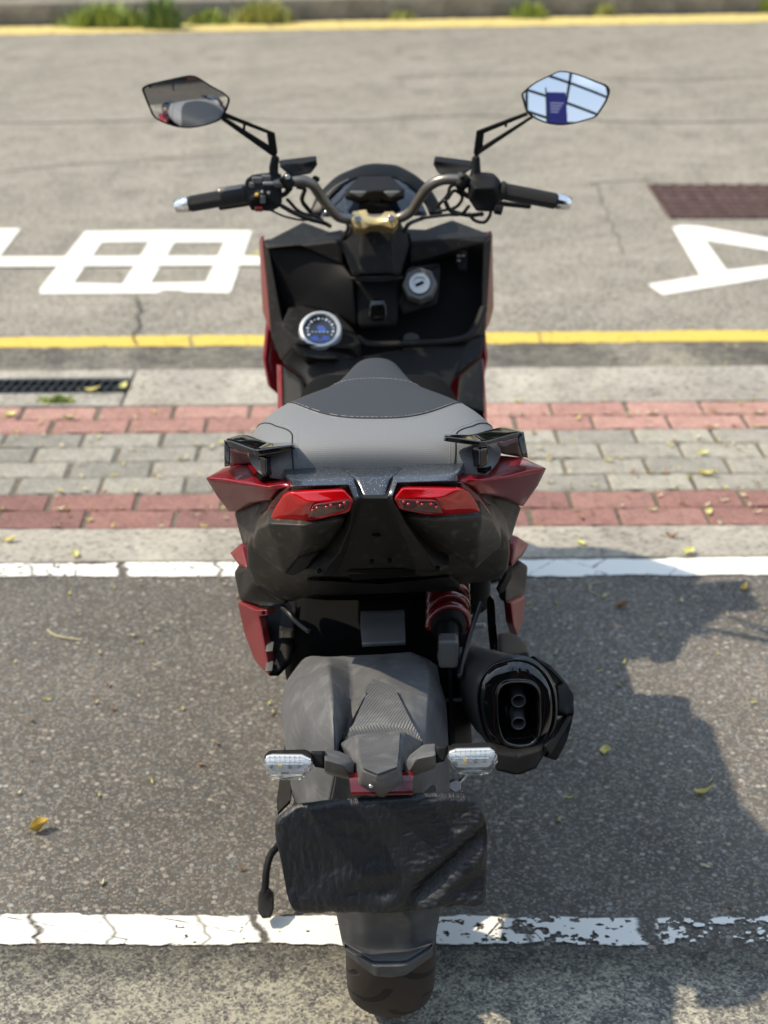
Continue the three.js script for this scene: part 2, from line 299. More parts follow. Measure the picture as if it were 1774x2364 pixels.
// cracks in the road surface
function crack(pts, w, y, mat) {
  const c = new THREE.CatmullRomCurve3(pts.map(([x, z]) => new THREE.Vector3(x, 0, z))), n = 90, V = [], F = [];
  for (let i = 0; i <= n; i++) { const t = i / n, p = c.getPoint(t), d = c.getTangent(t), k = w * (0.35 + 1.2 * fbm(t * 30, w * 900, N9, 3, 401)) * (i === 0 || i === n ? 0.1 : 1), o = 0.05 * (fbm(t * 18, w * 300 + pts[0][0], N9, 4, 405) - 0.5); V.push([p.x - d.z * (k + o), y, p.z + d.x * (k + o)], [p.x + d.z * (k - o), y, p.z - d.x * (k - o)]); if (i < n) F.push([2 * i, 2 * i + 1, 2 * i + 3, 2 * i + 2]); }
  return meshOf(V, F).toNonIndexed();
}
structure('road_cracks', mergeGeometries([
  crack([[-2.9956,-8.2484], [-2.108,-8.2183], [-1.2974,-8.3397], [-0.3509,-8.2787], [0.5982,-8.4638], [1.6893,-8.2484], [3.0922,-8.3397]], 0.012, RD + 0.003), crack([[-2.3205,-6.5999], [-1.8565,-6.8827], [-1.443,-7.0365], [-0.9154,-7.1827]], 0.006, RD + 0.003),
  crack([[1.1349,-6.4379], [1.1108,-5.9831], [1.0952,-5.3155], [1.0776,-4.9607]], 0.003, RD + 0.003), crack([[1.0945,-6.4485], [1.2883,-6.5128], [1.4547,-6.5344]], 0.008, RD + 0.003), crack([[-1.0125,-4.2714], [-0.9716,-4.0281], [-0.9372,-3.6394]], 0.005, RD + 0.009),
  crack([[0.0415,-10.0329], [0.9476,-10.1972], [1.9397,-9.9124], [2.8419,-10.0736]], 0.008, RD + 0.003)]), std({ color: rgb(0.075, 0.07, 0.06), roughness: 1 }));

// kerbs: rows of stones along a strip between two boundary lines
function kerbStone(A, B, xa, xb, top, depth, parent, material) {
  const g = new RoundedBoxGeometry(xb - xa - 0.006, depth, 1, 2, 0.008), p = g.attributes.position, w = Math.abs(onLine(A, xa) - onLine(B, xa));
  for (let i = 0; i < p.count; i++) { const x = p.getX(i) + (xa + xb) / 2, t = p.getZ(i) + 0.5, za = onLine(A, x), zb = onLine(B, x); p.setXYZ(i, x, p.getY(i) + top - depth / 2 + 0.0025 * (hash(Math.round(xa * 50), 3) - 0.5), lerp(Math.min(za, zb) + 0.004, Math.max(za, zb) - 0.004, t)); }
  g.computeVertexNormals();
  return add(parent, 'kerb_stone', boxUV(toCreasedNormals(g, 0.6)), material);
}
const kerbRow = (A, B, x0, x1, len, top, depth, material = M.kerb, skip) => { const g = new THREE.Group(); g.name = numbered('kerb'); g.userData.kind = 'structure'; scene.add(g); for (let x = x0; x < x1 - 0.01; x += len) if (!skip || !skip(x)) kerbStone(A, B, x, x + len, top, depth, g, material); return g; };
kerbRow(lines.kerb1, lines.kerb0, -5.1, 5.1, 1.7, KT, 0.15);
const GX = -0.845;                                                // right end of the drain grate
const fkerb = kerbRow(lines.fk1, lines.pav1, GX, GX + 5.5, 1.1, KT, 0.2);
const mid = (A, B, t) => [0, 1].map((k) => [lerp(A[k][0], B[k][0], t), lerp(A[k][1], B[k][1], t)]);
const gr0 = mid(lines.fk1, lines.pav1, 0.24), gr1 = mid(lines.fk1, lines.pav1, 0.64);
for (const x of [GX - 1.1]) { kerbStone(lines.fk1, gr0, x, x + 1.1, KT, 0.2, fkerb, M.kerb); kerbStone(gr1, lines.pav1, x, x + 1.1, KT, 0.2, fkerb, M.kerb); }
for (const x of [GX - 4.4, GX - 3.3, GX - 2.2]) kerbStone(lines.fk1, lines.pav1, x, x + 1.1, KT, 0.2, fkerb, M.kerb);
kerbRow(mid(lines.fy1, lines.fy0, -0.9), mid(lines.fy1, lines.fy0, -0.08), -14, 14, 1.4, 0.1, 0.26, M.kerbFar);
structure('verge', sheetGeo(flat(-90), mid(lines.fy1, lines.fy0, -0.9), 0.085, -60, 60, 60, 30, stain(31, 0.7, 1.1)), vm(kerbC, kerbH, 0.002, { color: rgb(0.5, 0.46, 0.36) }));

// the brick pavement: eight courses, every brick a piece of its own
{
  const pave = new THREE.Group(); pave.name = 'pavement'; pave.userData.kind = 'structure'; scene.add(pave);
  const bed = add(pave, 'joint_bed', sheetGeo(lines.pav1, lines.kerb1, KT - 0.007, -5, 5, 60, 12), M.joint);
  const variants = [0, 1, 2, 3, 4, 5].map((k) => {
    const nx = 7, ring = [], V = [], F = [], L = 0.232, W = 0.117;
    for (let i = 0; i <= nx; i++) ring.push([-L / 2 + (L * i) / nx, -W / 2 + 0.004 * (hash(i, k, 3) - 0.5) + 0.0035 * Math.sin(i * 2.1 + k)]);
    for (let i = 0; i <= nx; i++) ring.push([L / 2 - (L * i) / nx, W / 2 + 0.004 * (hash(i, k, 5) - 0.5) - 0.0035 * Math.sin((nx - i) * 2.1 + k)]);
    const n = ring.length, c = 0.006;
    for (const [x, z] of ring) V.push([x, -0.03, z]);
    for (const [x, z] of ring) V.push([x, -c, z]);
    for (const [x, z] of ring) V.push([x * (1 - (2 * c) / L), 0, z * (1 - (2 * c) / W)]);
    for (let i = 0; i < n; i++) { const j = (i + 1) % n; F.push([i, j, n + j, n + i].reverse(), [n + i, n + j, 2 * n + j, 2 * n + i].reverse()); }
    F.push(ring.map((_, i) => 2 * n + i).reverse());
    const g = meshOf(V, F); return toCreasedNormals(boxUV(g), 0.5);
  });
  const dir = Math.atan2(-(lines.pav1[1][1] - lines.pav1[0][1]), lines.pav1[1][0] - lines.pav1[0][0]) * 0.5 - Math.atan2(lines.kerb1[1][1] - lines.kerb1[0][1], lines.kerb1[1][0] - lines.kerb1[0][0]) * 0.5;
  // left ends of one joint of each course, as seen, from the far course to the near one
  const joint = [[0.5359,0.008,-2.7065],[0.6512,0.008,-2.5807],[0.5286,0.008,-2.4493],[0.6484,0.008,-2.3487],[0.5265,0.008,-2.2213],[0.641,0.008,-2.0872],[0.5178,0.008,-1.9599],[0.6373,0.008,-1.8562]];
  for (let r = 0; r < 8; r++) {
    const pitch = 0.2405;
    for (let k = -17; k <= 11; k++) {
      const x = joint[r][0] + (k + 0.5) * pitch, z = lerp(onLine(lines.pav1, x), onLine(lines.kerb1, x), (r + 0.5) / 8);
      if (Math.abs(x) > 3.2) continue;
      const red = r < 2 || r > 5, b = add(pave, 'brick', variants[Math.floor(rnd() * 6)], (r < 2 ? paleBrick : red ? redBrick : greyBrick)[Math.round(clamp(2 + 5 * (fbm(x * 1.6 + 50, z * 2.6 + 50, N9, 3, 441) - 0.5) + rr(-1.1, 1.1) + 0.55 * Math.sign(x) * Math.min(1, Math.abs(x)), 0, 4))]);
      b.position.set(x + rr(-0.002, 0.002), KT - rr(0, 0.003), z + rr(-0.0015, 0.0015)); b.rotation.set(rr(-0.008, 0.008), dir + (rnd() < 0.5 ? Math.PI : 0) + rr(-0.006, 0.006), rr(-0.008, 0.008));
    }
  }
}
// drain grate in the kerb
const iron = std({ color: rgb(0.05, 0.055, 0.06), metalness: 0.5, roughness: 0.6 }), dark = std({ color: rgb(0.012, 0.012, 0.013), roughness: 0.9 });
{
  const x0 = GX - 1.06, x1 = GX - 0.015, z0 = onLine(gr0, x1) + 0.01, z1 = onLine(gr1, x1) - 0.012;
  const g = thing('drain_grate', 'dark iron bar grate set in the pale kerb left of the scooter', 'drain grate', [(x0 + x1) / 2, KT, (z0 + z1) / 2]);
  const w = x1 - x0, d = z1 - z0;
  add(g, 'pit', boxUV(mergeGeometries([new THREE.BoxGeometry(w + 0.02, 0.01, d + 0.02).translate(0, -0.1, 0)].map((q) => nonIdx(q)))), dark);
  add(g, 'frame', boxUV(mergeGeometries([blockGeo(w, 0.02, 0.008, 0.002, [0, -0.012, d / 2]), blockGeo(w, 0.02, 0.008, 0.002, [0, -0.012, -d / 2]), blockGeo(0.008, 0.02, d, 0.002, [w / 2, -0.012, 0]), blockGeo(0.008, 0.02, d, 0.002, [-w / 2, -0.012, 0]), blockGeo(w, 0.014, 0.006, 0.002, [0, -0.014, 0])])), iron);
  const bg = boxUV(blockGeo(0.007, 0.018, d - 0.004, 0.002)); for (let x = -w / 2 + 0.03; x < w / 2 - 0.01; x += 0.03) { const b = add(g, 'bar', bg, iron); b.position.set(x, -0.011, 0); b.rotation.y = -0.12; }
}
// rusty drain cover in the road
const [rustC, rustH] = texPair(256, 0.4, (x, y) => { const n = fbm(x * 9, y * 9, 9, 5, 91), l = 0.55 + 0.9 * (n - 0.5); return [0.13 * l * 1.25, 0.095 * l, 0.085 * l, n]; });
{
  const a = [1.4273,-6.3851], b = [1.366,-5.6497], z0 = a[1], z1 = b[1], x0 = (a[0] + b[0]) / 2, w = 1.25, d = z1 - z0, rust = std({ map: rustC, bumpMap: rustH, bumpScale: 0.002, roughness: 0.8, metalness: 0.2 });
  const g = thing('drain_cover', 'rusty brown lattice drain cover in the road right of the scooter', 'drain cover', [x0 + w / 2, RD, (z0 + z1) / 2]);
  add(g, 'plate', boxUV(blockGeo(w, 0.012, d, 0.004, [0, 0.0055, 0])), rust);
  const n = 14, m = 8;
  const rx = boxUV(blockGeo(0.022, 0.012, d - 0.02, 0.003)), rz = boxUV(blockGeo(w - 0.02, 0.01, 0.02, 0.003));
  for (let i = 0; i < n; i++) add(g, 'rib', rx, rust).position.set(-w / 2 + (w * (i + 0.5)) / n, 0.014, 0);
  for (let i = 0; i < m; i++) add(g, 'rib', rz, rust).position.set(0, 0.0125, -d / 2 + (d * (i + 0.5)) / m);
}
// grass tufts along the far kerb, and one by the grate
const blade = [[0.26, 0.33, 0.06], [0.2, 0.28, 0.05], [0.34, 0.36, 0.1], [0.12, 0.19, 0.04]].map((c) => phy({ color: rgb(...c), roughness: 0.7, transmission: 0.2 }));
function tuft(x, z, y, w, d, h, n, label, mat = 0) {
  const parts = [];
  for (let i = 0; i < n; i++) {
    const px = rr(-w, w) * Math.sqrt(rnd()), pz = rr(-d, d), hh = h * rr(0.4, 1) * (1 - 0.5 * Math.abs(px) / w), a = rr(0, 6.3), l = rr(0.1, 0.8) * hh, b = 0.006 + 0.05 * hh, dx = Math.cos(a), dz = Math.sin(a);
    const q = [[-b * dz, 0, b * dx], [b * dz, 0, -b * dx], [b * dz * 0.7 + dx * l * 0.35, hh * 0.6, -b * dx * 0.7 + dz * l * 0.35], [-b * dz * 0.7 + dx * l * 0.35, hh * 0.6, b * dx * 0.7 + dz * l * 0.35], [dx * l, hh, dz * l]].map((v) => [v[0] + px, v[1], v[2] + pz]);
    parts.push(meshOf(q, [[0, 1, 2, 3], [3, 2, 4]]).toNonIndexed());
  }
  const g = new THREE.Group(); g.name = numbered('grass_tuft'); g.position.set(x, y, z); scene.add(g);
  add(g, 'blades', mergeGeometries(parts), blade[mat % 4]).userData.kind = 'stuff';
  return tag(g, label, 'grass');
}
const TF = (u, v, w, d, h, n, l, m) => { tuft(u[0], u[1] + 0.02, RD, w, d, h, n, l, m); };
TF([-3.3125,-13.3387], 0, 0.3, 0.05, 0.12, 90, 'thin pale green tuft at the far kerb at the left end', 2);
TF([-2.5126,-12.9648], 0, 0.46, 0.12, 0.26, 420, 'long bright green grass tuft at the far kerb, left of the left mirror', 0);
TF([-1.9886,-12.844], 0, 0.18, 0.1, 0.34, 200, 'dark green bushy tuft at the far kerb behind the left mirror', 3);
TF([-1.5915,-13.1496], 0, 0.24, 0.07, 0.17, 170, 'low green grass tuft at the far kerb right of the left mirror', 0);
TF([-1.1208,-13.2122], 0, 0.34, 0.08, 0.26, 260, 'yellowish green grass tuft at the far kerb left of the frame centre', 2);
TF([0.1736,-13.4673], 0, 0.16, 0.05, 0.13, 70, 'thin olive grass tuft at the far kerb above the windscreen', 2);
TF([1.3632,-13.5979], 0, 0.2, 0.07, 0.2, 150, 'small green grass tuft at the far kerb above the right mirror', 0);
TF([2.092,-13.7978], 0, 0.14, 0.06, 0.18, 90, 'olive grass tuft at the far kerb right of the right mirror', 2);
TF([3.6874,-14.0719], 0, 0.14, 0.06, 0.2, 90, 'green grass tuft at the far kerb at the right end', 0);
tuft([-1.0575,-2.7716][0], [-1.0552,-2.7592][1], KT, 0.07, 0.015, 0.03, 70, 'small moss-green tuft between grate and red bricks', 0);
{
  const n = 5200, g = meshOf([[-0.012, 0, 0], [0.012, 0, 0], [0.006, 0.09, 0.02], [-0.006, 0.09, 0.02], [0, 0.15, 0.05]], [[0, 1, 2, 3], [3, 2, 4]]), im = new THREE.InstancedMesh(g, blade[0], n), o = new THREE.Object3D(), z0 = mid(lines.fy1, lines.fy0, -1.0);
  for (let i = 0; i < n; i++) { const x = rr(-9, 9), zz = onLine(z0, x) - Math.pow(rnd(), 1.5) * 3.2; o.position.set(x, 0.08, zz - (x > 0.6 && x < 5 ? 0.5 : 0)); o.rotation.set(rr(-0.3, 0.3), rr(0, 6.3), 0); o.scale.setScalar(rr(0.5, 1.3)); o.updateMatrix(); im.setMatrixAt(i, o.matrix); }
  im.name = 'grass'; im.userData.kind = 'stuff'; tag(im, 'green grass growing on the verge behind the far kerb', 'grass'); scene.add(im);
}
// ------------------------------------------------------------------ behind the viewer, seen only in the scooter's mirrors and gloss
{
  const b = thing('building', 'low dark building with a brown pillar, seen in the left mirror', 'building', [0.6, 0, 8.2]);
  const wall = std({ map: kerbC, color: rgb(0.1, 0.105, 0.105), roughness: 0.9 }), brown = std({ color: rgb(0.2, 0.085, 0.04), roughness: 0.8 });
  add(b, 'wall', boxUV(blockGeo(20, 3.3, 0.3, 0.02, [0, 1.65, 0])), wall); add(b, 'roof', boxUV(blockGeo(20.6, 0.2, 3, 0.02, [0, 3.4, -1.2])), wall);
  for (const x of [-7, -3.4, 0.2, 1.5, 5.4]) add(b, 'pillar', boxUV(blockGeo(0.4, 3.2, 0.4, 0.02, [x, 1.6, -2.2])), brown);
  for (const x of [-5.4, -1.6, 3.4, 7.4]) { const w = add(b, 'window', boxUV(blockGeo(1.6, 1.3, 0.05, 0.01, [x, 1.7, -0.17])), phy({ color: rgb(0.02, 0.025, 0.03), roughness: 0.05 })); add(w, 'frame', boxUV(mergeGeometries([blockGeo(1.7, 0.07, 0.07, 0.01, [x, 2.38, -0.18]), blockGeo(1.7, 0.07, 0.07, 0.01, [x, 1.02, -0.18]), blockGeo(0.05, 1.3, 0.07, 0.01, [x, 1.7, -0.18])])), wall); }
  const p = thing('pergola', 'dark steel pergola of crossed beams mirrored in the right mirror', 'pergola', [0.4, 0, 5.2]), st = std({ color: rgb(0.03, 0.035, 0.035), roughness: 0.5, metalness: 0.4 });
  for (const x of [0.05, 3.1]) add(p, 'post', boxUV(blockGeo(0.1, 5.2, 0.1, 0.01, [x, 2.6, 0])), st);
  for (const x of [1.62]) add(p, 'beam', boxUV(blockGeo(0.085, 0.1, 4, 0.01, [x, 4.6, 0.6], [0.5, 0.0, 0])), st);
  for (const y of [3.3, 4.1, 4.95]) add(p, 'beam', boxUV(blockGeo(4, 0.085, 0.06, 0.01, [1.4, y, 0.05], [0, 0, -0.33])), st);
  const s = thing('banner', 'purple banner with pale lettering on a pole, mirrored in the right mirror', 'banner', [1.05, 0, 4.6]);
  const c = document.createElement('canvas'); c.width = 128; c.height = 320; const q = c.getContext('2d'); q.fillStyle = '#3b3a8c'; q.fillRect(0, 0, 128, 320); q.fillStyle = '#c9c8ea'; for (let i = 0; i < 4; i++) q.fillRect(20, 60 + i * 16, 88 - i * 12, 7); q.fillStyle = '#c98a5a'; q.beginPath(); q.arc(64, 230, 34, 0, 7); q.fill();
  const t = new THREE.CanvasTexture(c); t.colorSpace = THREE.SRGBColorSpace;
  add(s, 'pole', rodGeo([0, 0, 0], [0, 4.3, 0], 0.025), st); const fl = new THREE.PlaneGeometry(0.62, 1.9).toNonIndexed(); add(s, 'sheet', fl, std({ map: t, roughness: 0.8 })).position.set(0.33, 3.2, 0);
}
// a wooded bank beyond the verge, above the frame: seen only as green in the gloss
{
  const g = meshOf([[-0.16, -0.1, 0], [0.14, -0.13, 0.03], [0.17, 0.12, 0], [-0.12, 0.14, -0.04]], [[0, 1, 2, 3]]), n = 40000, im = new THREE.InstancedMesh(g, std({ color: rgb(1, 1, 1), roughness: 0.8 }), n), o = new THREE.Object3D(), c = new THREE.Color();
  for (let i = 0; i < n; i++) { const k = Math.floor(rnd() * 11), cx = -26 + k * 5.2 + 2 * hash(k, 1), h = 6 + 6 * hash(k, 2), a = rr(0, 6.3), b = Math.acos(rr(-1, 1)), q = Math.pow(rnd(), 0.4); o.position.set(cx + 3.4 * q * Math.sin(b) * Math.cos(a), 0.4 + h * 0.5 + h * 0.5 * q * Math.cos(b), -21 - 2 * hash(k, 3) + 2.4 * q * Math.sin(b) * Math.sin(a)); o.rotation.set(rr(0, 6), rr(0, 6), 0); o.scale.setScalar(rr(0.7, 2)); o.updateMatrix(); im.setMatrixAt(i, o.matrix); const w = rr(0.5, 1.2); im.setColorAt(i, c.setRGB(0.05 * w, 0.1 * w, 0.025 * w)); }
  im.name = 'trees'; im.userData.kind = 'stuff'; tag(im, 'leafy green trees beyond the verge, reflected in glossy parts', 'trees'); im.castShadow = im.receiveShadow = true; scene.add(im);
}
// ------------------------------------------------------------------ fallen leaves
const leafM = {}; for (const [k, c] of Object.entries({ yellow: [0.58, 0.5, 0.14], lemon: [0.6, 0.59, 0.22], gold: [0.52, 0.38, 0.08], brown: [0.28, 0.13, 0.045], straw: [0.5, 0.46, 0.26] })) leafM[k] = phy({ color: rgb(...c), roughness: 0.65, transmission: 0.15 });
function leafGeo(len, wid, fold, curl, s) {
  const V = [], F = [], n = 9;
  for (let i = 0; i <= n; i++) { const t = i / n, w = wid * Math.pow(Math.sin(Math.PI * Math.min(1, t * 0.93 + 0.05)), 0.8) * (1 - 0.25 * t), c = curl * (t - 0.4) * (t - 0.4) * len * 3, b = 0.08 * len * Math.sin(t * 5 + s); for (const k of [-1, -0.5, 0, 0.5, 1]) V.push([t * len - len / 2, 0.0025 + c + fold * Math.abs(k) * w + 0.0012 * Math.sin(9 * t + k * 3 + s), b + k * w * 0.5]); }
  for (let i = 0; i < n; i++) for (let k = 0; k < 4; k++) { const a = i * 5 + k; F.push([a, a + 1, a + 6, a + 5]); }
  return meshOf(V, F).toNonIndexed();
}
const stem = (len) => pipeGeo([[-len / 2, 0.003, 0], [-len * 0.72, 0.006, len * 0.06], [-len * 0.9, 0.012, len * 0.03]], 0.0009, 8, 5);
const leafAt = (p, y, len, wid, turn, fold, curl, mat, label, group) => {
  const g = thing('fallen_leaf', label, 'leaf', [p[0], y, p[1]]); g.rotation.y = turn; if (group) g.userData.group = group;
  const s = rr(0, 6); add(g, 'leaf_blade', leafGeo(len * 0.88, wid * 0.88, fold, curl, s), leafM[mat]); add(g, 'stem', stem(len * 0.88), leafM.straw); return g;
};
leafAt([-0.6512,-0.3994], 0, 0.042, 0.03, 0.3, 0.9, 0.5, 'gold', 'golden curled leaf with stem on the asphalt far left of the kickstand');
leafAt([0.4523,-0.6755], 0, 0.03, 0.026, 1.4, 0.4, 0.3, 'yellow', 'pear-shaped yellow leaf in the shadow right of the exhaust');
leafAt([0.6255,-0.5199], 0, 0.042, 0.018, -0.1, 0.5, 0.7, 'yellow', 'crescent yellow leaf near the shadow edge at far right');
leafAt([0.7839,-1.6086], KT, 0.036, 0.036, 0.9, 0.4, 0.4, 'lemon', 'bright lemon leaf on the kerb edge above the white line at right');
leafAt([0.7581,-1.71], KT, 0.04, 0.016, -0.35, 0.5, 0.5, 'brown', 'orange-brown leaf on the near kerb at right');
leafAt([0.513,-1.6694], KT, 0.034, 0.02, 2.0, 0.4, 0.3, 'lemon', 'pale lemon leaf on the near kerb right of the scooter tail');
leafAt([0.9482,-2.2998], KT, 0.036, 0.026, 0.2, 0.3, 0.3, 'lemon', 'round lemon leaf on the grey bricks at right, the upper one');
leafAt([0.9271,-2.1355], KT, 0.062, 0.026, -0.5, 0.4, 0.4, 'yellow', 'long curved yellow leaf on the grey bricks at right');
leafAt([0.8841,-1.8678], KT, 0.034, 0.026, 1.2, 0.3, 0.3, 'lemon', 'small lemon leaf on the near red bricks at right');
leafAt([-0.7928,-1.5956], KT, 0.034, 0.026, 2.2, 0.4, 0.3, 'lemon', 'lemon leaf on the near kerb above the white line at left');
leafAt([-0.9787,-1.6856], KT, 0.046, 0.024, 0.1, 0.4, 0.4, 'yellow', 'yellow and brown leaf on the near kerb at the left edge');
leafAt([-1.176,-2.6233], KT, 0.05, 0.036, 0.4, 0.3, 0.3, 'lemon', 'big lemon leaf on the far red bricks at the left edge');
leafAt([-0.9567,-2.8536], KT + 0.001, 0.06, 0.03, 0.1, 0.4, 0.3, 'yellow', 'yellow leaf lying across the drain grate bars');
leafAt([-0.8591,-2.8838], KT + 0.001, 0.046, 0.036, 1.1, 0.4, 0.4, 'lemon', 'pale lemon leaf on the right end of the drain grate');
leafAt([0.8874,-1.418], 0, 0.03, 0.02, 0.7, 0.5, 0.5, 'gold', 'tan leaf on sunlit asphalt below the white line at far right');
leafAt([0.5748,-1.32], 0, 0.034, 0.022, 0.1, 0.6, 0.5, 'brown', 'russet leaf in the shadow below the white line at right');
leafAt([0.7347,-1.8853], KT, 0.03, 0.014, 0.1, 0.3, 0.3, 'straw', 'pale grey-white leaf scrap on the near red bricks right of the tail');
leafAt([-0.9876,-2.6], KT, 0.055, 0.02, 0.1, 0.5, 0.3, 'straw', 'dry straw-coloured leaf on the far red bricks below the grate');
leafAt([-0.5788,-4.9607], RD, 0.05, 0.035, 1.0, 0.3, 0.3, 'yellow', 'yellow leaf on the road just left of the leg shield', 0);
{
  const tw = thing('twig', 'pale bent dry stalk on the asphalt left of the scooter', 'twig', [[-0.7455,-1.1832][0], 0, [-0.7455,-1.1832][1]]);
  const o = [-0.7455,-1.1832], rel = (p, y) => [p[0] - o[0], y, p[1] - o[1]];
  add(tw, 'stalk', pipeGeo([rel([-0.7901,-1.2046], 0.003), rel([-0.7617,-1.1725], 0.004), rel([-0.7023,-1.1556], 0.003)], 0.0022, 20, 6), leafM.straw);
  const c = thing('dry_stalk', 'thin curled pale stalk in the shadow right of the scooter tail', 'twig', [[0.5304,-1.4014][0], 0, [0.5304,-1.4014][1]]);
  const u = [0.5304,-1.4014], r2 = (p, y) => [p[0] - u[0], y, p[1] - u[1]];
  add(c, 'stalk', pipeGeo([r2([0.5521,-1.4638], 0.002), r2([0.5142,-1.4444], 0.004), r2([0.5086,-1.4061], 0.003), r2([0.5281,-1.3825], 0.003), r2([0.5438,-1.3638], 0.002)], 0.0014, 24, 6), leafM.straw);
  add(c, 'seed_head', leafGeo(0.02, 0.012, 0.4, 0.3, 1).rotateY(0.6).translate(0.012, 0, 0.02), leafM.straw);
}
{
  const g = leafGeo(0.022, 0.009, 0.3, 0.4, 2), im = new THREE.InstancedMesh(g, std({ color: rgb(1, 1, 1), roughness: 0.8 }), 640), o = new THREE.Object3D(), c = new THREE.Color();
  for (let i = 0; i < 640; i++) {
    const k = rnd(), x = rr(-1.6, 1.7); let y = 0, z;
    if (k < 0.55) { y = KT; const t = Math.pow(rnd(), 0.8); z = lerp(onLine(lines.pav1, x), onLine(lines.kerb1, x), t); if (rnd() < 0.6) z = lerp(onLine(lines.pav1, x), onLine(lines.kerb1, x), Math.round(t * 8) / 8); }
    else if (k < 0.85) z = lerp(onLine(lines.far0, x), onLine(lines.near1, x), Math.pow(rnd(), 1.6)); else { y = RD; z = lerp(onLine(lines.fk1, x), onLine(lines.yel1, x) - 1, rnd()); }
    o.position.set(x, y + 0.001, z); o.rotation.set(0, rr(0, 6.3), 0); { const b = k < 0.55 ? 1.5 : 1; o.scale.set(b * rr(0.35, 1.1), 1, b * rr(0.3, 1)); }; o.updateMatrix(); im.setMatrixAt(i, o.matrix);
    const w = rnd(); im.setColorAt(i, w < 0.5 ? c.setRGB(0.5, 0.45, 0.3) : w < 0.75 ? c.setRGB(0.5, 0.46, 0.14) : c.setRGB(0.3, 0.17, 0.08));
  }
  im.name = 'leaf_litter'; im.userData.kind = 'stuff'; tag(im, 'scattered dry leaf crumbs and seeds on bricks and asphalt', 'leaf litter'); im.castShadow = im.receiveShadow = true; scene.add(im);
}
// ------------------------------------------------------------------ materials of the scooter
const dt = (N, metres, f) => texPair(N, metres, (x, y) => { const h = f(x, y); return [h, h, h, h]; });
const [, grainH] = dt(256, 0.03, (x, y) => { const w = worley(x * 60, y * 60, 60, 201); return 0.3 + 0.6 * w.d; });
const [, weaveH] = dt(256, 0.028, (x, y) => { const u = x * 12, v = y * 12, k = (Math.floor(u) + Math.floor(v)) & 1, a = u % 1, b = v % 1; return 0.2 + 0.7 * Math.sin(Math.PI * a) * Math.sin(Math.PI * b) * (k ? 1 : 0.62); });
const [scuffC, scuffH] = texPair(512, 0.24, (x, y) => {
  const n = fbm(x * 5, y * 5, 5, 5, 211), s = fbm(x * 9 + 2 * n, y * 60, 60, 3, 215), d = sst(0.45, 0.8, fbm(x * 14, y * 14, 14, 4, 219)), l = 0.088 + 0.05 * (n - 0.5) + 0.03 * sst(0.62, 0.8, s) * n + 0.03 * d;
  return [l * 0.98, l, l * (1.05 - 0.06 * d), 0.4 + 0.3 * n + 0.25 * s];
});
const [, ribH] = dt(256, 0.024, (x, y) => 0.5 + 0.35 * Math.sin((x * 5 + y * 3) * 2 * Math.PI) + 0.12 * vn(x * 24, y * 24, 24, 231));
const [speckC, speckH] = texPair(512, 0.1, (x, y) => { const w = worley(x * 70, y * 70, 70, 241), d1 = w.d, g = w.id > 0.93 && d1 < 0.32 ? 0.45 * w.id : 0; return [0.04 + g * 0.9, 0.048 + g * 0.95, 0.06 + g, 0.5]; });
const [dustC, dustH] = texPair(512, 0.3, (x, y) => { const n = fbm(x * 6, y * 6, 6, 5, 251), s = sst(0.55, 0.85, fbm(x * 30, y * 30, 30, 3, 255)), l = 0.010 + 0.007 * n + 0.016 * s; return [l * 1.04, l, l * 0.95, n]; });
